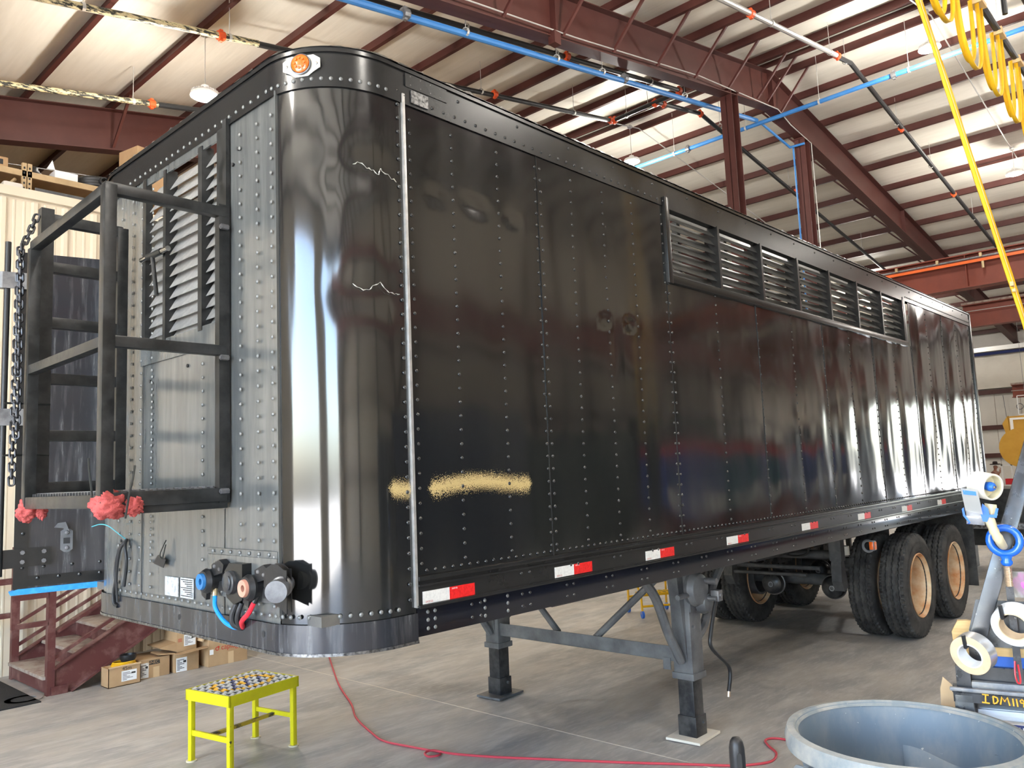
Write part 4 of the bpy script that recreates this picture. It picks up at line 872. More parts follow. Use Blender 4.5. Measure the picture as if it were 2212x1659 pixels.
for i in range(21):
    for j in range(11):
        x = .03+i*.0265; y = -.035-j*.0395+(.01 if i % 2 else -.01); q = math.hypot((x-SL/2)/.22, (y+SWd/2)/.15)
        mat = 'tread_orange' if .85 < q < 1.06 else ('tread_navy' if q < .8 and (i*7+j*3) % 4 == 0 else ('tread_orange' if q < .25 else 'tread_alu'))
        def fn(m): m.obox(Vector((0, 0, 0)), (.017, .034, .003), Matrix.Rotation(math.radians(24 if j % 2 else -24), 3, 'Y')); m.obox(Vector((.0, .016, -.002)), (.012, .004, .012))
        if (mat, j % 2) not in (tm or {}):
            tm = tm or {}; o = part('grip_tooth', mat, st, fn, 0); tm[(mat, j % 2)] = o.data
        else: o = bpy.data.objects.new('grip_tooth', tm[(mat, j % 2)]); COL.objects.link(o); o.parent = st
        o.location = (x, y, SH-.003)
# red air cord across the floor
cp_ = [(3.3, 4.9, .008), (2.61, 3.71, .008), (2.28, 3.05, .008), (2.07, 2.69, .008), (1.92, 2.3, .008), (1.856, 2.065, .008), (1.889, 1.826, .008), (1.925, 1.64, .008), (1.93, 1.56, .01), (1.88, 1.525, .012), (1.825, 1.555, .014), (1.84, 1.61, .02), (1.90, 1.60, .024), (1.96, 1.47, .012), (2.08, 1.23, .008), (2.214, .99, .008), (2.492, .499, .008), (2.70, .16, .008), (2.846, -.076, .008), (2.95, -.18, .008), (3.06, -.235, .008), (3.2, -.2, .008), (3.3, -.1, .008), (3.39, -.035, .008), (3.46, -.07, .008), (3.47, -.2, .008), (3.4, -.5, .008)]
tag(part('floor_hose', 'hose_red', None, lambda m: m.tube(smoothpath(cp_, 6), .0075, 8)), 'thin red air hose snaking over the concrete floor', 'hose')
# ---------------------------------------------------------------- stairs at the office wall
S_ = thing('staircase', 'dark red steel stairs with railings rising along the office wall', 'stairs', (.83, 5.65, 0))
ru, ri = .29, .17; SWID = 1.08
for k in range(8):
    tr = part('tread', 'stair_dust', S_, lambda m: m.box(k*ru-.06, k*ru+.27, .02, SWID-.02, ri*(k+1)-.03, ri*(k+1), bev=.004))
    if k: part('riser', 'stair_red', S_, lambda m: m.box(k*ru-.02, k*ru-.012, .03, SWID-.03, ri*k, ri*(k+1)-.03))
for y in (0, SWID-.02):
    part('stringer', 'stair_red', S_, lambda m: (m.prism([(.02, .0), (.17, 0), (2.4, 1.24), (2.4, 1.50), (.02, .22)], lambda u, v, t: (u, y+t, v), 0, .02), m.prism([(.17, 0), (2.4, 1.24), (2.4, 1.256), (.17, .016)], lambda u, v, t: (u, y+t, v), -.04, .04), m.prism([(.02, .22), (2.4, 1.5), (2.4, 1.515), (.02, .235)], lambda u, v, t: (u, y+t, v), -.04, .03)))
    B('newel_post', 'stair_red', S_, -.035, .03, y-.02, y+.045, 0, .98 if y == 0 else 1.3)
    if y: B('wall_rail', 'stair_red', S_, -.6, -.035, y, y+.04, .93, .99); B('wall_rail', 'stair_red', S_, -.6, -.035, y, y+.04, .60, .65)
    for dz in (.34, .56, .80): part('rail', 'stair_red', S_, lambda m: m.bar((0, y+.01, .17+dz-.2), (2.4, y+.01, 1.45+dz-.2), .03, .03))
B('skirt_plate', 'stair_red', S_, -.03, .02, .0, SWID, .02, .13)
part('rail_loop', 'stair_red', S_, lambda m: (m.box(-.30, -.03, -.02, .025, .88, .93), m.box(-.30, -.03, -.02, .025, .63, .675), m.box(-.33, -.285, -.018, .023, .632, .928)))
B('base_angle', 'stair_red', S_, .0, .14, -.03, .0, .0, .075)
tag(part('ring_washer', 'pipe_grey', None, lambda m: m.lathe([(.1, 0), (.15, 0), (.15, .012), (.1, .012)], (.625, 5.68, 0), (0, 0, 1), 28, closed=True)), 'flat grey metal ring lying by the stair foot', 'ring')
tag(MB().box(-.9, .70, 5.45, 6.75, 0, .012, bev=.004).build('floor_mat', 'mat_black'), 'black rubber mat in front of the stairs', 'mat')
# ---------------------------------------------------------------- cardboard boxes under the stairs
def carton(label, x0, x1, y0, y1, z0, z1, mat='cardboard', rz=0, open_=False):
    cx, cy = (x0+x1)/2, (y0+y1)/2; a, b, h = (x1-x0)/2, (y1-y0)/2, z1-z0
    t = thing('cardboard_box', label, 'box', (cx, cy, z0), rz, 'cardboard boxes under the stairs')
    if open_: part('body', mat, t, lambda m: (m.box(-a, a, -b, -b+.006, 0, h), m.box(-a, a, b-.006, b, 0, h), m.box(-a, -a+.006, -b, b, 0, h), m.box(a-.006, a, -b, b, 0, h), m.box(-a, a, -b, b, 0, .006)))
    else: part('body', mat, t, lambda m: m.box(-a, a, -b, b, 0, h, bev=.006))
    return t, a, b, h
def sticker(t, x0, x1, y, z0, z1, n=6):
    s = B('label_sticker', 'label_white', t, x0, x1, y-.0015, y, z0, z1); w = x1-x0; hh = z1-z0
    for k in range(n): B('print_line', 'ink', s, x0+w*.08, x0+w*(.35+.4*((k*5) % 3)/2), y-.0021, y-.0014, z0+hh*(.12+.8*k/n), z0+hh*(.12+.8*k/n)+hh*.045)
    B('bar_code', 'ink', s, x1-w*.35, x1-w*.08, y-.0021, y-.0014, z0+hh*.62, z0+hh*.78)
    return s
FR = lambda x, y, z: frame((x, y, z), (1, 0, 0), (0, 0, 1))
t, a, b, h = carton('open carton with a white label and yellow cord on top', 1.25, 1.545, 5.42, 5.60, 0, .175, open_=True)
sticker(t, -.03, .11, -b-.0005, .04, .135); text('handwriting', '45m', .05, 'ink', t, FR(.02, -b-.001, .155), .0003)
part('flap', 'card_light', t, lambda m: m.prism([(-a, .183), (a, .183), (a, .19), (-a, .19)], lambda u, v, k: (u, -b-k, v-k*.5), 0, .012)); B('packing', 'card_light', t, -a+.006, a-.006, -b+.006, b-.006, .15, .163)
t2 = thing('cord_coil', 'coil of yellow cord lying in the open carton', 'cord', (1.42, 5.51, .165))
part('loops', 'yellow_step', t2, lambda m: [m.tube([(.11*math.cos(q)*(1-.06*k), .07*math.sin(q), .012+.013*k) for q in [i*PI/12 for i in range(24)]], .008, 6, closed=True) for k in range(3)])
t2 = thing('black_bowl', 'black round rubber cap resting on the yellow cord', 'cap', (1.46, 5.51, .205)); part('rim', 'black_plastic', t2, lambda m: m.lathe([(0, .0), (.06, .0), (.075, .03), (.075, .06), (.065, .06), (.06, .02), (0, .02)], n=24))
t, a, b, h = carton('sealed carton reading NNECT on its front', 1.555, 1.86, 5.50, 5.85, 0, .185); sticker(t, -.145, -.055, -b-.0005, .01, .15, 8)
bb = B('black_panel', 'ink', t, -.05, .055, -b-.0015, -b, .125, .165); text('print', 'NNECT', .04, 'cardboard', bb, FR(.0, -b-.002, .145), .0003); B('tape_strip', 'card_light', t, -.01, .05, -b-.001, -b, 0, .1)
t, a, b, h = carton('carton with a torn corner and a tall white label', 1.90, 2.15, 5.48, 5.80, 0, .185); sticker(t, -.11, .0, -b-.0005, 0.005, .14, 8)
part('flap', 'cardboard', t, lambda m: m.prism([(-a, h), (a+.06, h+.02), (a+.06, h+.026), (-a, h+.006)], lambda u, v, k: (u, -b-k, v), 0, .09)); part('flap', 'cardboard', t, lambda m: m.prism([(0, 0), (.16, .02), (.14, .03), (0, .01)], lambda u, v, k: (-a-u, -b+k, h+v), 0, .2))
t, a, b, h = carton('upper carton with a white label stacked beside the stringer', 1.93, 2.135, 5.50, 5.80, .192, .42); sticker(t, -.03, .09, -b-.0005, .05, .16, 7); [B('print_line', 'ink_red', t, -.09, -.05, -b-.001, -b, .1+.012*k, .105+.012*k) for k in range(3)]
part('flap', 'cardboard', t, lambda m: m.prism([(0, .1), (-.17, .075), (-.16, .062), (0, .012)], lambda u, v, k: (-a+u, k, v), -b, b))
t, a, b, h = carton('largest carton printed caplugs in red', 2.22, 2.65, 5.42, 5.85, 0, .38); text('print', 'caplugs', .075, 'ink_red', t, FR(.03, -b-.001, .175), .0004)
part('logo', 'ink_red', t, lambda m: (m.lathe([(.012, 0), (.02, 0), (.02, .001), (.012, .001)], (-.12, -b-.001, .17), (0, -1, 0), 18, closed=True), m.cyl((-.105, -b-.0015, .185), (-.105, -b, .185), .011, 12)))
B('tape_strip', 'card_light', t, .0, .06, -b-.001, -b, 0, .12); B('label_sticker', 'label_white', t, -.2, -.16, -b-.0015, -b, .12, .17)
part('flap', 'card_light', t, lambda m: m.prism([(0, .38), (-.06, .27), (-.045, .265), (.012, .375)], lambda u, v, k: (-a+u-.01, k, v), -b, -b+.12))
# ---------------------------------------------------------------- mezzanine storage above the office wall
rk = thing('pallet_rack', 'tan pallet rack with plywood shelf on the mezzanine', 'rack', (.6, 7.35, 5.08))
for x in (.35, -1.6, 2.5):
    for dx in (0, .055): part('upright', 'tan', rk, lambda m: (m.box(x+dx, x+dx+.045, 0, .045, 0, .52), [m.box(x+dx+.015, x+dx+.03, -.002, 0, .04+.06*k, .06+.06*k) for k in range(0)]))
    for k in range(8): B('slot', 'tread_dark', rk, x+.012, x+.03, -.0015, .001, .03+k*.06, .055+k*.06); B('slot', 'tread_dark', rk, x+.067, x+.085, -.0015, .001, .03+k*.06, .055+k*.06)
B('shelf_beam', 'tan', rk, -1.6, 2.5, 0, .03, .36, .43); B('shelf_deck', 'plywood', rk, -1.6, 2.5, .03, 1.1, .38, .41)
for x in (-.2,): part('shelf_brace', 'tan', rk, lambda m: m.bar((.3, .06, .33), (.1, .5, .1), .02, .03))
def lump(name, label, cat, c, r, mat, seed, n=28):
    def fn(m):
        m.ball((0, 0, 0), 1, n, n//2)
        for v in m.bm.verts:
            d = v.co.normalized(); k = .8+.35*noise.noise(d*2.2+Vector((seed, 0, 0)))+.15*noise.noise(d*6+Vector((0, seed, 0))); v.co = Vector((d.x*r[0]*k, d.y*r[1]*k, max(-.5, d.z)*r[2]*k))
    o = part(name, mat, None, fn, 80); o.location = c; return tag(o, label, cat)
lump('tarp_bundle', 'crumpled black plastic bundle on the rack shelf', 'bundle', (1.08, 7.55, 5.56), (.15, .15, .09), 'black_plastic', 2)
wbx = thing('white_carton', 'open white carton with raised flaps on the rack shelf', 'box', (1.42, 7.5, 5.515))
part('body', 'label_white', wbx, lambda m: m.box(-.11, .14, -.08, .12, 0, .11)); part('flap', 'label_white', wbx, lambda m: m.prism([(-.11, .11), (-.2, .1), (-.14, .22)], lambda u, v, k: (u, k, v), -.08, -.075)); part('flap', 'label_white', wbx, lambda m: m.prism([(.05, .11), (.16, .11), (.15, .17)], lambda u, v, k: (u, k, v), .1, .105))
hc = thing('hose_coil', 'large black hose coil with an open pipe end on the rack shelf', 'hose', (1.85, 7.6, 5.515))
part('coil', 'rubber_hose', hc, lambda m: [m.tube([(.22*math.cos(q), .2*math.sin(q), .04+.035*k) for q in [i*PI/16 for i in range(32)]], .035, 8, closed=True) for k in range(3)])
part('pipe_end', 'rubber_hose', hc, lambda m: m.lathe([(.035, 0), (.05, 0), (.05, .2), (.035, .2)], (-.02, -.28, .07), (0, 1, .1), 16, closed=True))
t = thing('cardboard_box', 'tan carton high on the mezzanine behind the trailer roof', 'box', (2.45, 7.75, 5.515), .2); part('body', 'cardboard', t, lambda m: m.box(-.2, .22, -.2, .2, 0, .72, bev=.006)); B('label_sticker', 'ink', t, .0, .05, -.202, -.2, .52, .6)
t = thing('cardboard_box', 'tan carton at the end of the rack shelf', 'box', (.62, 7.55, 5.515), 0); part('body', 'cardboard', t, lambda m: m.box(-.2, .2, -.15, .15, 0, .12, bev=.005)); B('print_panel', 'ink', t, .05, .15, -.152, -.15, .03, .09)
lump('wrapped_bundle', 'pale wrapped bundle on the end carton', 'bundle', (.6, 7.55, 5.72), (.18, .13, .1), 'box_cream', 5)
t = thing('paper_sack', 'cream paper sack standing behind the wall cap', 'sack', (.82, 7.24, 5.08)); part('body', 'box_cream', t, lambda m: m.box(-.1, .1, -.07, .07, 0, .21, bev=.03)); B('print', 'ink', t, -.06, .06, -.072, -.07, .11, .13)
for k, (x0, x1, z) in enumerate(((.95, 1.48, 5.13), (1.1, 1.5, 5.13))):
    tag(part('strut_channel', 'under', None, lambda m: (m.box(x0, x1, 6.88+.06*k, 6.92+.06*k, z, z+.012), m.box(x0, x1, 6.88+.06*k, 6.883+.06*k, z, z+.04))), 'dark steel channel lying behind the wall cap', 'channel', 'channels on the mezzanine edge')
tag(part('hose_bundle', 'rubber_hose', None, lambda m: [m.tube(smoothpath([(1.0, 7.11+.035*k, 5.095), (1.2, 7.1+.035*k, 5.19+.01*k), (1.4, 7.11+.035*k, 5.17), (1.6, 7.12+.035*k, 5.095)]), .015, 6) for k in range(3)]), 'black hoses draped behind the wall cap', 'hose')
tag(part('angle_offcut', 'under', None, lambda m: m.prism([(0, 0), (.14, 0), (.14, .12), (.11, .06), (.02, .03)], lambda u, v, k: (1.54+u, 6.9+k, 5.13+v), 0, .12)), 'ragged black metal offcut on the mezzanine edge', 'offcut')
for p, q, lb in (((.6, 8.4, 5.9), (2.6, 9.5, 6.45), 'thin steel wire rising above the mezzanine boxes'), ((.7, 8.3, 5.75), (2.9, 8.6, 5.62), 'thin steel wire sagging level behind the hose coil')):
    tag(part('guy_wire', 'steel', None, lambda m: m.cyl(p, q, .006, 6)), lb, 'wire', 'wires above the mezzanine')
# ---------------------------------------------------------------- yellow rolling steps seen under the trailer
ys = thing('rolling_steps', 'small yellow rolling step ladder on the far side of the trailer', 'step ladder', (6.95, 3.1, 0), -.6)
for k, z in enumerate((.26, .5)):
    tr = B('tread', 'yellow_step', ys, -.25, .25, -.12+k*.2, .1+k*.2, z, z+.03)
    for j in range(7): B('grip_slot', 'yellow_dull', tr, -.22+j*.068, -.19+j*.068, -.1+k*.2, .08+k*.2, z+.03, z+.036)
for x in (-.26, .26): part('side_frame', 'yellow_step', ys, lambda m: m.tube([(x, -.14, .05), (x, -.12, .25), (x, .1, .52), (x, .14, 1.1), (x, .3, 1.1), (x, .34, .05)], .014, 8))
for x in (-.26, .26):
    for y in (-.14, .34): part('caster', 'gun_blue', ys, lambda m: m.cyl((x-.012, y, .045), (x+.012, y, .045), .045, 14))
part('cross_bar', 'yellow_step', ys, lambda m: (m.cyl((-.26, -.13, .14), (.26, -.13, .14), .014, 8), m.cyl((-.26, .34, .2), (.26, .34, .2), .014, 8)))
# ---------------------------------------------------------------- far background
gm_ = thing('loader_attachment', 'gold painted machine panel with a round guard and white stripe', 'machine', (26, 2.6, 0))
part('round_guard', 'gold', gm_, lambda m: m.lathe([(0, 0), (.55, 0), (.58, .03), (.58, .1), (0, .1)], (-.05, -.02, 1.98), (-1, 0, 0), 40)); part('panel', 'gold', gm_, lambda m: m.box(.1, .2, -1.4, .28, 2.3, 2.93)); part('side_gusset', 'gold', gm_, lambda m: m.prism([(.3, 2.95), (.46, 2.72), (.34, 2.2), (.28, 2.3)], lambda u, v, k: (k, u, v), .1, .3))
part('white_stripe', 'white', gm_, lambda m: (m.box(.085, .1, -.2, .25, 2.82, 2.88), m.box(.085, .1, .17, .25, 2.42, 2.82))); part('mast', 'gold', gm_, lambda m: (m.box(.1, .4, -.6, -.3, 0, 2.4), m.box(.1, .6, -.9, 0, 0, .2)))
vh = thing('parked_vehicle', 'pale rounded vehicle body with a round red tail lamp', 'vehicle', (21.5, 2.12, 0))
part('body', 'beige', vh, lambda m: (m.box(0, 3.4, -1.6, .22, .42, 1.0, bev=.14),)); part('tail_lamp', 'red', vh, lambda m: m.lathe([(.0, .03), (.08, .02), (.1, 0)], (0.0, .1, .62), (-1, 0, 0), 20))
for x in (.7, 2.7): part('wheel', 'rubber', vh, lambda m: m.lathe([(.0, 0), (.2, 0), (.36, .02), (.38, .1), (.36, .2), (0, .2)], (x, .05, .38), (0, 1, 0), 24))
part('chassis', 'under', vh, lambda m: m.box(.1, 3.3, -1.4, .1, .36, .52))
for k, (y, z) in enumerate(((3.8, 0), (2.9, 0))):
    rk2 = thing('white_frame_rack', 'white steel frame rack standing by the far wall', 'rack', (30.5+k*.3, y, z), group='white racks by the far wall')
    part('frame', 'white', rk2, lambda m: [m.box(0, .05, a, a+.05, 0, 1.45) for a in (-.35, 0, .3)]+[m.box(0, .05, -.35, .35, c, c+.05) for c in (.7, 1.4)]); part('bin', 'red', rk2, lambda m: m.box(-.02, .3, -.3, .25, .75, .95))
wr2 = thing('wire_basket', 'white wire frame hung high by the far wall', 'frame', (33, 3.4, 3.25)); part('wires', 'white', wr2, lambda m: [m.bar(p, q, .03) for p, q in (((0, 0, 0), (0, .5, 0)), ((0, 0, .7), (0, .5, .7)), ((0, 0, 0), (0, 0, .7)), ((0, .5, 0), (0, .5, .7)), ((.5, 0, 0), (.5, .5, 0)), ((.5, 0, .7), (0, 0, .7)))])
part('hang_wire', 'steel', wr2, lambda m: m.cyl((0, .25, .7), (0, .25, 3.6), .006, 6))
tag(part('wall_cable', 'steel', None, lambda m: (m.tube([(39.2, 5.6, 4.4), (39.2, 5.5, 2.5), (39.2, 5.3, 1.5)], .012, 6), m.lathe([(.11, 0), (.14, 0), (.14, .03), (.11, .03)], (39.2, 5.0, 3.85), (1, 0, 0), 20, closed=True))), 'dark cable and ring hanging on the far wall', 'cable')
bm_ = thing('black_machine', 'black machine frame with a steel grating step behind the trailer', 'machine', (12.2, -.2, 0)); part('frame', 'frame_black', bm_, lambda m: (m.box(0, 1.2, -1.2, 1.6, .82, 1.3), m.box(0, .1, -1.2, 1.6, .45, .82), m.box(.2, .26, .1, .16, 0, .82), m.box(.2, .26, -.9, -.84, 0, .82), m.box(0, 1.2, 1.2, 1.26, 0, .82)))
B('step_plate', 'steel', bm_, -.25, 0, -1.0, 1.1, .72, .8); m = MB()
for i in range(30): m.obox(Vector((-.255, -.95+i*.07, .76)), (.008, .05, .03), Matrix.Rotation(.6 if i % 2 else -.6, 3, 'X'))
m.build('tread_pattern', 'chrome', bm_)
# person in a hat by the far wall
pr = thing('person', 'person in a dark hat and brown shirt, hand raised to the face', 'person', (31.5, 4.56, 0), PI*.9); pr.scale = (.82, .82, .82)
def skinmesh(name, mat, joints, edges, parent, sub=2):
    me = bpy.data.meshes.new(name); me.from_pydata([j[0] for j in joints], edges, []); o = bpy.data.objects.new(name, me); COL.objects.link(o)
    o.modifiers.new('s', 'SKIN'); o.modifiers.new('u', 'SUBSURF').levels = sub
    for v, j in zip(me.skin_vertices[0].data, joints): v.radius = (j[1], j[2] if len(j) > 2 else j[1])
    me.skin_vertices[0].data[0].use_root = True
    dg = bpy.context.evaluated_depsgraph_get(); nm = bpy.data.meshes.new_from_object(o.evaluated_get(dg)); bpy.data.objects.remove(o)
    nm.materials.clear(); nm.materials.append(MATS[mat]); nm.shade_smooth(); q = bpy.data.objects.new(name, nm); COL.objects.link(q); q.parent = parent; return q
J = [((0, 0, .95), .14, .1), ((0, 0, 1.15), .14, .1), ((0, 0, 1.38), .16, .1), ((0, .01, 1.5), .06), ((0, .03, 1.56), .06), ((0, .04, 1.64), .085, .1), ((0, .04, 1.73), .075, .085),
     ((.2, 0, 1.41), .055), ((.27, .12, 1.18), .045), ((.14, .3, 1.42), .036), ((.06, .27, 1.55), .03), ((-.2, 0, 1.41), .055), ((-.25, -.02, 1.13), .045), ((-.24, .1, .9), .036), ((-.23, .13, .8), .034),
     ((.1, 0, .88), .09), ((.11, .03, .5), .06), ((.11, 0, .1), .042), ((.12, .14, .04), .035), ((-.1, 0, .88), .09), ((-.11, .03, .5), .06), ((-.11, 0, .1), .042), ((-.12, .14, .04), .035)]
E_ = [(0, 1), (1, 2), (2, 3), (3, 4), (4, 5), (5, 6), (2, 7), (7, 8), (8, 9), (9, 10), (2, 11), (11, 12), (12, 13), (13, 14), (0, 15), (15, 16), (16, 17), (17, 18), (0, 19), (19, 20), (20, 21), (21, 22)]
skinmesh('body', 'skin', J, E_, pr)
skinmesh('shirt', 'shirt', [(p, *[r*1.14 for r in rr]) for p, *rr in J[:3]]+[(p, *[r*1.2 for r in rr]) for p, *rr in (J[7], J[8], J[11], J[12])], [(0, 1), (1, 2), (2, 3), (3, 4), (2, 5), (5, 6)], pr)
skinmesh('jeans', 'jeans', [((0, 0, .95), .155, .115)]+[(p, *[r*1.16 for r in rr]) for p, *rr in J[15:18]+J[19:22]], [(0, 1), (1, 2), (2, 3), (0, 4), (4, 5), (5, 6)], pr)
part('hat', 'hat', pr, lambda m: (m.lathe([(0, 1.9), (.06, 1.9), (.095, 1.87), (.105, 1.75), (.11, 1.745)], (0, .04, 0), (0, 0, 1), 20), m.grid(lambda u, v: ((.1+.1*v)*math.cos(2*PI*u), .04+(.11+.11*v)*math.sin(2*PI*u), 1.745+.05*v*abs(math.cos(2*PI*u))), 24, 3)))
for s in (-1, 1): part('eye', 'ink', pr, lambda m: m.ball((s*.032, .13, 1.66), .01, 8, 6)); part('ear', 'skin', pr, lambda m: m.ball((s*.09, .04, 1.645), (.012, .02, .03), 8, 6)); part('boot', 'hat', pr, lambda m: m.ball((s*.115, .1, .05), (.055, .15, .05), 12, 8))
part('nose', 'skin', pr, lambda m: m.ball((0, .145, 1.635), (.014, .02, .022), 8, 6)); part('mouth', 'shirt', pr, lambda m: m.ball((0, .135, 1.595), (.025, .008, .006), 8, 6))
for k in range(5): part('finger', 'skin', pr, lambda m: m.tube([(.06-.012*k, .27, 1.57), (.045-.014*k, .26, 1.61-.005*k), (.03-.012*k, .235, 1.635-.008*k)], [.009, .008, .006], 6))
# ---------------------------------------------------------------- foreground: bin, handle, work cart
cn = thing('trash_can', 'large scuffed blue-grey round plastic trash can beside the cart', 'trash can', (.91, -1.76, 0))
RZ = .995; R = .335
def can(m):
    n = 72; prof = [(.25, .14), (.255, .16), (.30, RZ-.12), (.315, RZ-.05), (R, RZ-.045), (R+.012, RZ-.02), (R+.006, RZ), (R-.018, RZ+.004), (R-.03, RZ-.02), (R-.038, RZ-.12), (.262, .2), (.24, .165), (0, .16)]
    m.lathe(prof, n=n)
part('body', 'can', cn, can, 50)
part('rim_band', 'can_rim', cn, lambda m: m.lathe([(R-.012, RZ-.05), (R+.014, RZ-.046), (R+.017, RZ-.02), (R+.008, RZ+.006), (R-.012, RZ+.01), (R-.026, RZ-.006)], n=72), 50)
for ang, hang in ((.05, 2.7), (.05+PI, 2.7-PI)):
    def hump(m):     # inner bulge of the moulded grip
        m.grid(lambda u, v: tuple(Vector(((R-.045-.03*v*0-.045*math.sin(PI*u)**.35*min(1, (1-v)*6)-(.05*(1-v)))*math.cos(ang+(u-.5)*.62), (R-.045-.045*math.sin(PI*u)**.35*min(1, (1-v)*6)-(.05*(1-v)))*math.sin(ang+(u-.5)*.62), .35+v*.5-.02*math.cos(PI*u)))), 16, 14)
    part('inner_grip_bulge', 'can', cn, hump, 60)
    part('handle', 'can', cn, lambda m: m.tube(smoothpath([((R+dr_)*math.cos(hang+da), (R+dr_)*math.sin(hang+da), RZ+dz) for dr_, da, dz in ((-.03, -.25, -.1), (.025, -.2, -.07), (.035, 0, -.06), (.025, .2, -.07), (-.03, .25, -.1))]), .015, 8))
dl = part('dolly', 'black_plastic', cn, lambda m: m.lathe([(0, .10), (.24, .10), (.27, .11), (.27, .15), (.255, .15), (.25, .13), (0, .13)], n=40))
for k in range(5): part('caster', 'rubber', dl, lambda m: (m.cyl((.2*math.cos(k*1.2566)-.012, .2*math.sin(k*1.2566), .045), (.2*math.cos(k*1.2566)+.012, .2*math.sin(k*1.2566), .045), .045, 14), m.cyl((.2*math.cos(k*1.2566), .2*math.sin(k*1.2566), .07), (.2*math.cos(k*1.2566), .2*math.sin(k*1.2566), .105), .012, 8)))
hd = thing('push_handle', 'upright black rubber grip handle with a slot, beside the trash can', 'handle', (.515, -1.405, 0))
part('grip', 'black_plastic', hd, lambda m: m.lathe([(0, .985+.035), (.012, 1.018), (.019, 1.008), (.0225, .99), (.0235, .96), (.0225, .90), (.024, .84), (.022, .78), (.018, .76), (.0, .76)], n=24), 60)
part('slot', 'tread_dark', hd, lambda m: m.prism([(.007*math.cos(a), .955+.5*.02*math.sin(a)+(.016 if math.sin(a) > 0 else -.016)) for a in [k*PI/8 for k in range(16)]], lambda u, v, t: tuple(Vector((0, 0, 0))+cr0*u+Vector((-cf.x, -cf.y, 0)).normalized()*t+Vector((0, 0, v))), .018, .0248))
m = MB()
for k in range(9):
    for j in range(14): a = j*2*PI/14+.2*(k % 2); m.dome((.0228*math.cos(a), .0228*math.sin(a), .80+k*.013), (math.cos(a), math.sin(a), 0), .004, .002, 5)
o = m.build('grip_knobs', 'black_plastic', hd); o['kind'] = 'stuff'
part('pole', 'pipe_black', hd, lambda m: m.cyl((0, 0, .03), (0, 0, .8), .013, 12)); part('base', 'rubber', hd, lambda m: m.lathe([(0, 0), (.12, 0), (.12, .02), (.03, .05), (0, .05)], n=24))
# cart: local x = along the bench, local y = depth
CR = (1.30, -1.94, 0); CA = -1.3492
def cthing(name, label, cat, group=None): return thing(name, label, cat, CR, CA, group)
ct = cthing('work_cart', 'black steel work cart marked IDM119 with sloped posts', 'cart')
bn = part('bench_rail', 'cart_black', ct, lambda m: (m.box(-.137, .9, .0, .012, 1.015, 1.05), m.box(-.14, .9, -.002, .09, 1.044, 1.054, bev=.003), m.box(-.12, .9, .09, .6, 1.04, 1.046)))
B('worn_edge', 'cart_grey', bn, -.146, .9, -.008, .010, 1.050, 1.062, bev=.004); B('inner_board', 'cart_grey', bn, -.082, .85, .022, .05, 1.055, 1.08, bev=.008)
for x in (-.135, .84):
    for y in (.0, .55): B('leg', 'cart_black', ct, x, x+.056, y, y+.05, 0, 1.04, bev=.003)
B('lower_shelf', 'cart_black', ct, -.11, .88, .02, .58, .25, .28)
B('back_box', 'cart_black', bn, -.125, -.082, .03, .08, 1.054, 1.125); B('back_rail', 'cart_black', bn, -.08, .85, .055, .075, 1.054, 1.122)
part('sloped_post', 'cart_black', ct, lambda m: m.bar((-.045, .05, 1.23), (.215, .17, 1.99), .05, .04, (0, -1, .2), bev=.004))
part('sloped_post', 'cart_black', ct, lambda m: m.bar((.75, .05, 1.06), (.42, .17, 1.99), .052, .04, (0, -1, .2), bev=.004)); part('top_bar', 'cart_black', ct, lambda m: m.bar((.19, .17, 2.0), (.46, .17, 2.0), .05, .05, bev=.004))
part('sloped_plate', 'cart_black', ct, lambda m: m.prism([(-.088, 1.19), (.8, 1.19), (.76, 1.335), (-.045, 1.342)], lambda u, v, t: (u, .05+(v-1.19)*.1+t, v), 0, .008))
part('plate_foot', 'cart_black', ct, lambda m: (m.box(-.08, -.04, .055, .09, 1.05, 1.2), m.box(.7, .74, .055, .09, 1.05, 1.2)))
def ctext(m):   # hand-painted letters as brush strokes
    z0, h = 1.019, .027
    def st(*pts): m.tube([(x, -.001, z0+z*h) for x, z in pts], .0026, 5)
    x = -.053; st((x, 1), (x+.019, .97)); st((x+.010, .98), (x+.008, .08)); st((x-.002, .06), (x+.02, .0))
    x = -.022; st((x, .9), (x, .02)); st((x, .9), (x+.011, .75), (x+.013, .4), (x+.008, .1), (x, .02))
    x = -.003; st((x, -.02), (x+.006, .9), (x+.013, .35)); st((x+.013, .35), (x+.021, .9), (x+.026, -.05))
    st((.033, .8), (.034, -.05)); st((.043, .8), (.045, -.08)); x = .053; st((x+.010, .6), (x+.005, .78), (x, .62), (x+.002, .38), (x+.008, .38), (x+.011, .62), (x+.009, -.1))
part('painted_number', 'paint_orange', bn, ctext, 60)
for x, z in ((-.085, 1.222), (.028, 1.322)):
    part('hook', 'pipe_black', ct, lambda m: m.tube(smoothpath([(x+.015, .055, z-.02), (x+.006, .03, z-.025), (x, -.04, z-.017), (x, -.058, z-.013), (x-.003, -.068, z+.025)]), .0065, 8))
CM = Matrix.Translation(CR) @ Matrix.Rotation(CA, 4, 'Z')
tag(part('timber_board', 'wood', None, lambda m: m.prism([(-.128, 1.225), (-.108, 1.262), (-.08, 1.264), (.5, 1.19), (.5, 1.06), (-.08, 1.06), (-.122, 1.1)], lambda u, v, t: tuple(CM @ Vector((u, .095+t, v))), 0, .03)), 'pale timber board lying behind the sloped plate of the cart', 'board')
tag(part('blue_panel', 'gun_blue', None, lambda m: m.prism([(-.035, 1.046), (.6, 1.046), (.6, 1.158), (-.035, 1.158)], lambda u, v, t: tuple(CM @ Vector((u, .076+t, v))), 0, .015)), 'blue panel strip standing on the cart bench', 'panel')
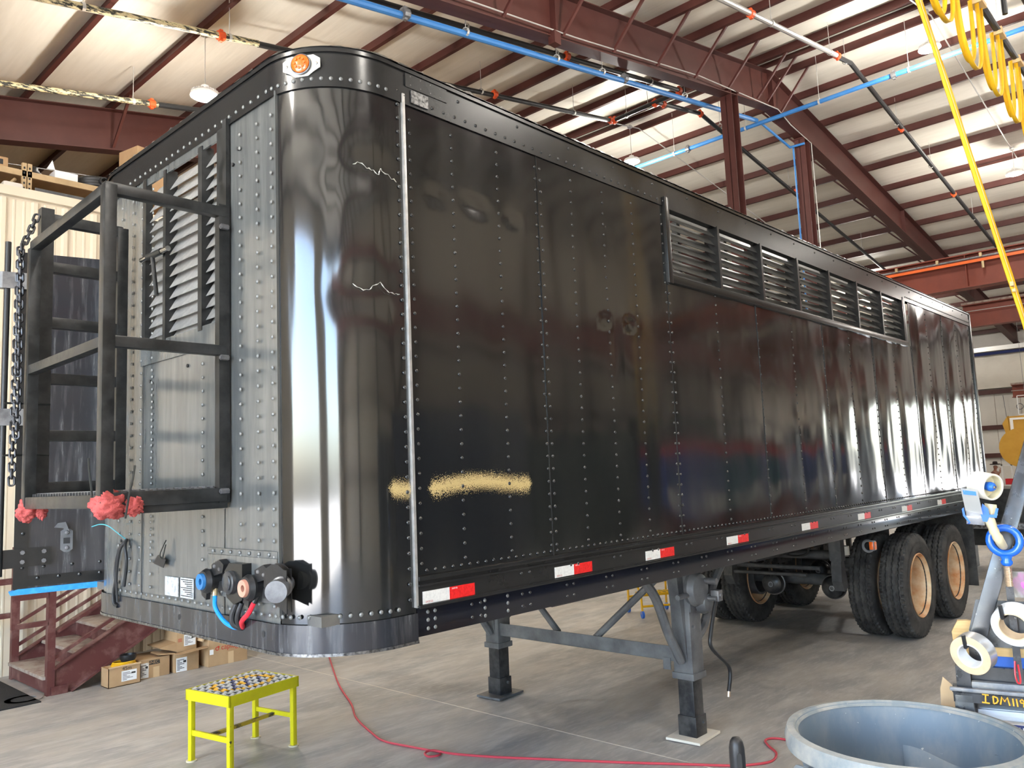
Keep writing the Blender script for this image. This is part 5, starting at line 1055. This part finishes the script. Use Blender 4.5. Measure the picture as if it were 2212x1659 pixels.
tag(part('timber_strip', 'wood', None, lambda m: m.prism([(-.03, 1.159), (.6, 1.159), (.6, 1.19), (-.03, 1.19)], lambda u, v, t: tuple(CM @ Vector((u, .06+t, v))), 0, .03)), 'narrow timber strip resting on the blue panel', 'board')
def roll(label, c, ax, r, rc, w, m_face, m_out, n=48):
    t = cthing('tape_roll', label, 'tape roll', 'tape rolls on the cart hooks')
    part('tape', m_face, t, lambda m: m.lathe([(rc+.004, 0), (r-.001, 0), (r, .001), (r, w-.001), (r-.001, w), (rc+.004, w)], c, ax, n, closed=True), 40)
    part('outer_wrap', m_out, t, lambda m: m.lathe([(r+.0006, .001), (r+.0006, w-.001)], c, ax, n), 60)
    part('core', 'tape_tan' if m_face != 'tape_tan' else 'label_white', t, lambda m: m.lathe([(rc, -.001), (rc+.004, -.001), (rc+.004, w+.001), (rc, w+.001)], c, ax, n, closed=True), 40); return t
roll('tan masking tape roll hung on the lower hook of the cart', (-.075, -.055, 1.178), (.42, .88, .22), .064, .036, .048, 'tape_tan', 'tape_silver')
roll('white tape roll hung on the upper hook of the cart', (.056, -.052, 1.278), (.3, .92, .25), .066, .041, .045, 'tape_white', 'tape_white')
# blue lifting eye bolt standing up from the cart
eb_ = cthing('eye_bolt', 'blue painted lifting eye bolt standing on the cart', 'eye bolt')
ec = Vector((.058, .034, 1.543))
part('eye', 'eye_blue', eb_, lambda m: (m.tube([(ec.x+.043*math.cos(a), ec.y, ec.z+.043*math.sin(a)) for a in [k*PI/20 for k in range(40)]], .0125, 14, closed=True), m.lathe([(.011, .0), (.017, .006), (.018, .014), (.014, .02), (.02, .035)], (ec.x, ec.y, ec.z-.082), (0, 0, 1), 20)), 60)
part('threaded_shank', 'zinc', eb_, lambda m: m.lathe([(0, 0)]+[(.0125 if k % 2 else .0108, k*.0022) for k in range(32)], (ec.x, ec.y, ec.z-.15), (0, 0, 1), 20), 20)
part('support_bar', 'cart_black', eb_, lambda m: (m.box(ec.x-.011, ec.x+.011, ec.y-.008, ec.y+.008, 1.082, ec.z-.148),))
part('red_loop', 'red', eb_, lambda m: m.tube(smoothpath([(.05, -.0, 1.16), (.047, -.01, 1.12), (.052, -.012, 1.095), (.06, -.01, 1.1), (.058, 0, 1.15)]), .0028, 6))
# tape dispenser resting in the eye
gn = cthing('tape_dispenser', 'blue and cream hand tape dispenser with a fat white tape roll', 'tape dispenser')
ax = Vector((-.72, .68, .16)).normalized(); gc = Vector((.042, -.05, 1.724))
part('roll', 'tape_cream', gn, lambda m: m.lathe([(.038, 0), (.043, .0), (.044, .002), (.044, .064), (.042, .066), (.038, .066)], gc, ax, 40, closed=True), 40)
part('core_wheel', 'gun_cream', gn, lambda m: (m.lathe([(.037, .004), (.038, .004), (.038, .06), (.037, .06)], gc, ax, 30, closed=True), m.lathe([(0, .03), (.037, .03)], gc, ax, 30)))
part('hub', 'gun_blue', gn, lambda m: m.lathe([(0, -.004), (.009, -.004), (.015, .004), (.016, .012), (.013, .03), (0, .03)], gc, ax, 20)); part('hub_bolt', 'chrome', gn, lambda m: m.dome(gc-ax*.004, -ax, .006, .005, 8))
part('front_guard', 'clear', gn, lambda m: m.prism([(-.052, 1.725), (-.004, 1.719), (.004, 1.638), (-.044, 1.651)], lambda u, v, t: (u, -.075+t-(1.72-v)*.15, v), 0, .002))
gd = part('guard_print', 'gun_blue', gn, lambda m: m.prism([(-.046, 1.718), (-.009, 1.712), (-.008, 1.699), (-.045, 1.704)], lambda u, v, t: (u, -.0765+t-(1.72-v)*.15, v), 0, .001))
text('print', 'ULINE', .0118, 'label_white', gd, frame((-.027, -.0772, 1.7082), (1, 0, -.15), (.15, -.0, 1)), .0002)
part('metal_cradle', 'gun_metal', gn, lambda m: m.grid(lambda u, v: (-.045+.052*u, -.068+.05*math.sin(v*PI), 1.652-.006*u-.045*v), 4, 10), 60)
part('side_plate', 'gun_blue', gn, lambda m: m.prism([(.006, 1.672), (.021, 1.655), (.023, 1.632), (.014, 1.612), (.002, 1.614), (-.003, 1.64)], lambda u, v, t: (u, -.06+t, v), 0, .004)); part('side_plate', 'gun_blue', gn, lambda m: m.prism([(-.049, 1.66), (-.047, 1.635), (-.034, 1.612), (-.037, 1.608), (-.053, 1.632), (-.055, 1.655)], lambda u, v, t: (u, -.055+t, v), 0, .004)); part('trigger_bracket', 'gun_blue', gn, lambda m: m.prism([(.022, 1.627), (.042, 1.625), (.05, 1.655), (.043, 1.657), (.036, 1.635), (.022, 1.636)], lambda u, v, t: (u, -.06+t, v), 0, .004))
part('pistol_grip', 'gun_cream', gn, lambda m: m.tube([(.018, -.04, 1.632), (.022, -.04, 1.616), (.026, -.038, 1.60), (.028, -.036, 1.592), (.031, -.034, 1.58), (.034, -.032, 1.572), (.039, -.03, 1.56), (.043, -.024, 1.55), (.047, -.01, 1.54), (.052, .012, 1.528), (.055, .034, 1.524)], [.012, .016, .015, .0135, .016, .0135, .016, .0145, .0145, .013, .0105], 14), 60)
part('brake_strap', 'gun_cream', gn, lambda m: m.grid(lambda u, v: (.012+.034*u, -.03-.012*math.sin(PI*u), 1.672-.035*v-.006*u), 8, 4))
# boxes under the bench
tt = cthing('plastic_tote', 'white plastic tote on the shelf under the cart bench', 'tote'); part('body', 'tote', tt, lambda m: m.box(-.07, .8, .075, .54, .60, .985, bev=.015)); part('lip', 'tote', tt, lambda m: m.box(-.072, .81, .068, .545, .96, .98, bev=.004)); part('riser', 'cart_black', tt, lambda m: m.box(-.05, .78, .1, .5, .28, .6))
tb = cthing('trash_bag_box', 'cream box with a navy band reading TUFF TRASH, under the cart', 'box'); part('body', 'box_cream', tb, lambda m: m.box(-.07, .55, .03, .064, .28, .952, bev=.003))
nb = B('navy_band', 'navy', tb, -.068, .55, .027, .03, .921, .95); text('print', 'STEEL TUFF TRASH', .0205, 'label_white', nb, frame((.058, .0265, .935), (1, 0, 0), (0, 0, 1)), .0003, bold=.0003)
cf_ = cthing('open_carton', 'tall cardboard carton with a raised flap beside the cart leg', 'box'); part('body', 'cardboard', cf_, lambda m: m.box(-.32, -.16, .14, .5, 0, .70, bev=.004)); part('raised_flap', 'card_light', cf_, lambda m: m.prism([(-.16, .69), (-.2, .69), (-.183, 1.02), (-.172, 1.06), (-.131, 1.02), (-.125, .94)], lambda u, v, t: (u, .136+t, v), 0, .004))
B('print_panel', 'ink', cf_, -.185, -.15, .134, .136, .90, .93)
pb = cthing('parts_bag', 'clear plastic bag with pink parts hung on the cart', 'bag'); part('bag', 'clear', pb, lambda m: m.grid(lambda u, v: (.07+.11*u, .06+.02*math.sin(PI*u)*math.sin(PI*v)+.004*math.sin(u*17+v*9), 1.355+.085*v), 14, 12), 70)
def pinky(m):
    m.ball((0, 0, 0), 1, 20, 12)
    for v in m.bm.verts: d = v.co.normalized(); k = 1+.5*noise.noise(d*3); v.co = Vector((.105+d.x*.032*k, .085+d.y*.012, 1.395+d.z*.034*k))
part('pink_parts', 'pink', pb, pinky, 70)
# ---------------------------------------------------------------- crane festoon and strap at the upper right
fs = thing('festoon_track', 'dark festoon track carrying looped flat yellow cable', 'festoon', (4.0, -1.45, 5.2))
part('track', 'pipe_black', fs, lambda m: (m.cyl((-3, 0, 0), (8, 0, 0), .025, 10), m.cyl((-3, -.25, .02), (8, -.25, .02), .025, 10)))
for x in (1.2, 4.5): part('support', 'pipe_black', fs, lambda m: m.cyl((x, -.1, 0), (x, -.1, zr(x+4)-5.2), .02, 8))
hx = [-.6, .1, .82, 1.45, 2.1, 2.8]
for i, x in enumerate(hx):
    part('trolley', 'sling_back', fs, lambda m: (m.box(x-.07, x+.07, -.04, .04, -.05, -.02), m.box(x-.02, x+.02, -.03, .03, -.02, .03)))
    if i < len(hx)-1:
        x2 = hx[i+1]; dp_ = (.55, .62, .60, .62, .7)[i]
        for k in range(2):
            def loop(m, k=k):
                n = 24; hw = .015; pr_ = None
                for j in range(n+1):
                    a = PI*j/n; xx = (x+x2)/2-(x2-x)/2*math.cos(a)*(.86-.18*k)*(1 if True else 0); zz = -.04-(dp_-.06*k)*math.sin(a)**.55
                    tw = .5*math.sin(a*2+i)
                    A = m.bm.verts.new((xx-hw*math.sin(tw)*.3, -hw*math.cos(tw)+.03*k, zz)); Bv = m.bm.verts.new((xx+hw*math.sin(tw)*.3, hw*math.cos(tw)+.03*k, zz))
                    if pr_: m.bm.faces.new((pr_[0], pr_[1], Bv, A))
                    pr_ = (A, Bv)
            o = part('cable_loop', 'sling', fs, loop, 80); sd_ = o.modifiers.new('thick', 'SOLIDIFY'); sd_.thickness = .008
ysd = Vector((4.021, -1.251, 4.949)); ysb = Vector((4.631, -1.544, 2.741)); dv = ysb-ysd
ys_ = thing('yellow_strap', 'long flat yellow strap hanging diagonally from the festoon', 'strap', ysd)
def strap(m):
    side = cr0; pr_ = None
    for j in range(41):
        s = -1.66+2.96*j/40; p = dv*s+Vector((.01*math.sin(s*9), 0, 0)); hw = .024*(1-.15*math.sin(s*11)**2)
        A = m.bm.verts.new(p-side*hw); Bv = m.bm.verts.new(p+side*hw)
        if pr_: m.bm.faces.new((pr_[0], pr_[1], Bv, A))
        pr_ = (A, Bv)
o = part('webbing', 'sling', ys_, strap, 80); o.modifiers.new('thick', 'SOLIDIFY').thickness = .007
part('hem_line', 'sling_back', ys_, lambda m: m.tube([dv*(-1.66+2.96*j/20)+Vector((-.004, -.006, 0)) for j in range(21)], .003, 5)); part('binding', 'sling_back', ys_, lambda m: (m.obox(dv*.89, (.06, .02, .03)), m.obox(dv*.91, (.055, .02, .02))))
for p in (-1.66, 1.3): part('end_hook', 'pipe_black', ys_, lambda m: m.tube([dv*p+Vector((.03*math.cos(a), 0, .03*math.sin(a))) for a in [k*PI/8 for k in range(16)]], .006, 6, closed=True))
# ---------------------------------------------------------------- workshop things, some of them added, mirrored in the trailer side
for k, (x, y, mt, lab) in enumerate(((14.5, -7.0, 'blue_cab', 'blue steel tool cabinet on red legs across the aisle'), (17.2, -7.2, 'teal', 'teal machine cabinet on red legs across the aisle'), (20.5, -7.4, 'blue_cab', 'second blue cabinet farther down the aisle, topped in red'))):
    t = thing('tool_cabinet', lab, 'cabinet', (x, y, 0)); part('body', mt, t, lambda m: m.box(-.7, .7, -.4, .4, .8, 2.1, bev=.02)); part('panel', 'white', t, lambda m: m.box(-.65, .65, .4, .41, .85, 1.3)); part('top', 'red', t, lambda m: m.box(-.6, .6, -.35, .35, 2.1, 2.3))
    for a in (-.6, .55):
        for b in (-.35, .3): B('leg', 'red', t, a, a+.07, b, b+.07, 0, .8)
sl_ = thing('strip_lamp', 'white fluorescent strip lamp behind the yellow cable loops', 'lamp', (16.0, .2, 10.39))
part('housing', 'white', sl_, lambda m: m.box(-.07, .07, -1.9, .4, 0, .06, bev=.01)); part('tube', 'label_white', sl_, lambda m: m.cyl((0, -1.85, -.02), (0, .35, -.02), .018, 10))
for y in (-1.5, .1): part('hanger', 'conduit', sl_, lambda m: m.cyl((0, y, .06), (0, y, zr(16)+.15-10.39), .005, 6))
sp_ = thing('wall_placard', 'small white placard fixed to a purlin past the ridge', 'placard', (18.26, .38, 10.05)); part('plate', 'white', sp_, lambda m: m.box(-.01, .01, -.2, .1, -.07, .07)); part('edge', 'steel', sp_, lambda m: m.box(-.012, .012, -.21, -.2, -.07, .07))
for k, (x0, x1, hh, mt, lab) in enumerate(((2.5, 6.6, 2.6, 'dark_grey', 'unseen dark grey cabinet added to darken the side reflection, nearest the front bay doors'), (6.9, 10.8, 3.1, 'dark_navy', 'unseen tall dark navy cabinet added to darken the side reflection, beside the grey one'), (11.1, 15.2, 2.7, 'dark_green', 'unseen dark green cabinet added to darken the side reflection, behind the blue tool cabinet'), (15.5, 20.4, 3.2, 'dark_grey', 'unseen long dark grey cabinet added to darken the side reflection, behind the teal machine'), (20.7, 25.6, 2.6, 'maroon', 'unseen maroon cabinet added to darken the side reflection, behind the red-topped tool cabinet'), (25.9, 31.5, 3.0, 'dark_navy', 'unseen longest dark navy cabinet added to darken the side reflection, next to the maroon one'), (31.8, 36.5, 2.4, 'dark_green', 'unseen low dark green cabinet added to darken the side reflection, toward the far door'))):  # out-of-view dark cabinets, added so the trailer side mirrors something dark
    t = thing('reflection_darkener', lab, 'cabinet', (x0, -9.9, 0)); Lc = x1-x0; n = max(3, int(Lc/1.2))
    part('body', mt, t, lambda m: m.box(0, Lc, 0, 1.0, .1, hh, bev=.02)); part('plinth', 'under', t, lambda m: m.box(.05, Lc-.05, .05, .95, 0, .1))
    for j in range(n):
        a, b = Lc*j/n+.03, Lc*(j+1)/n-.03
        d = B('door', mt, t, a, b, 1.0, 1.025, .18, hh-.08, bev=.005); B('handle', 'steel', d, b-.12, b-.08, 1.025, 1.05, hh*.45, hh*.45+.18)
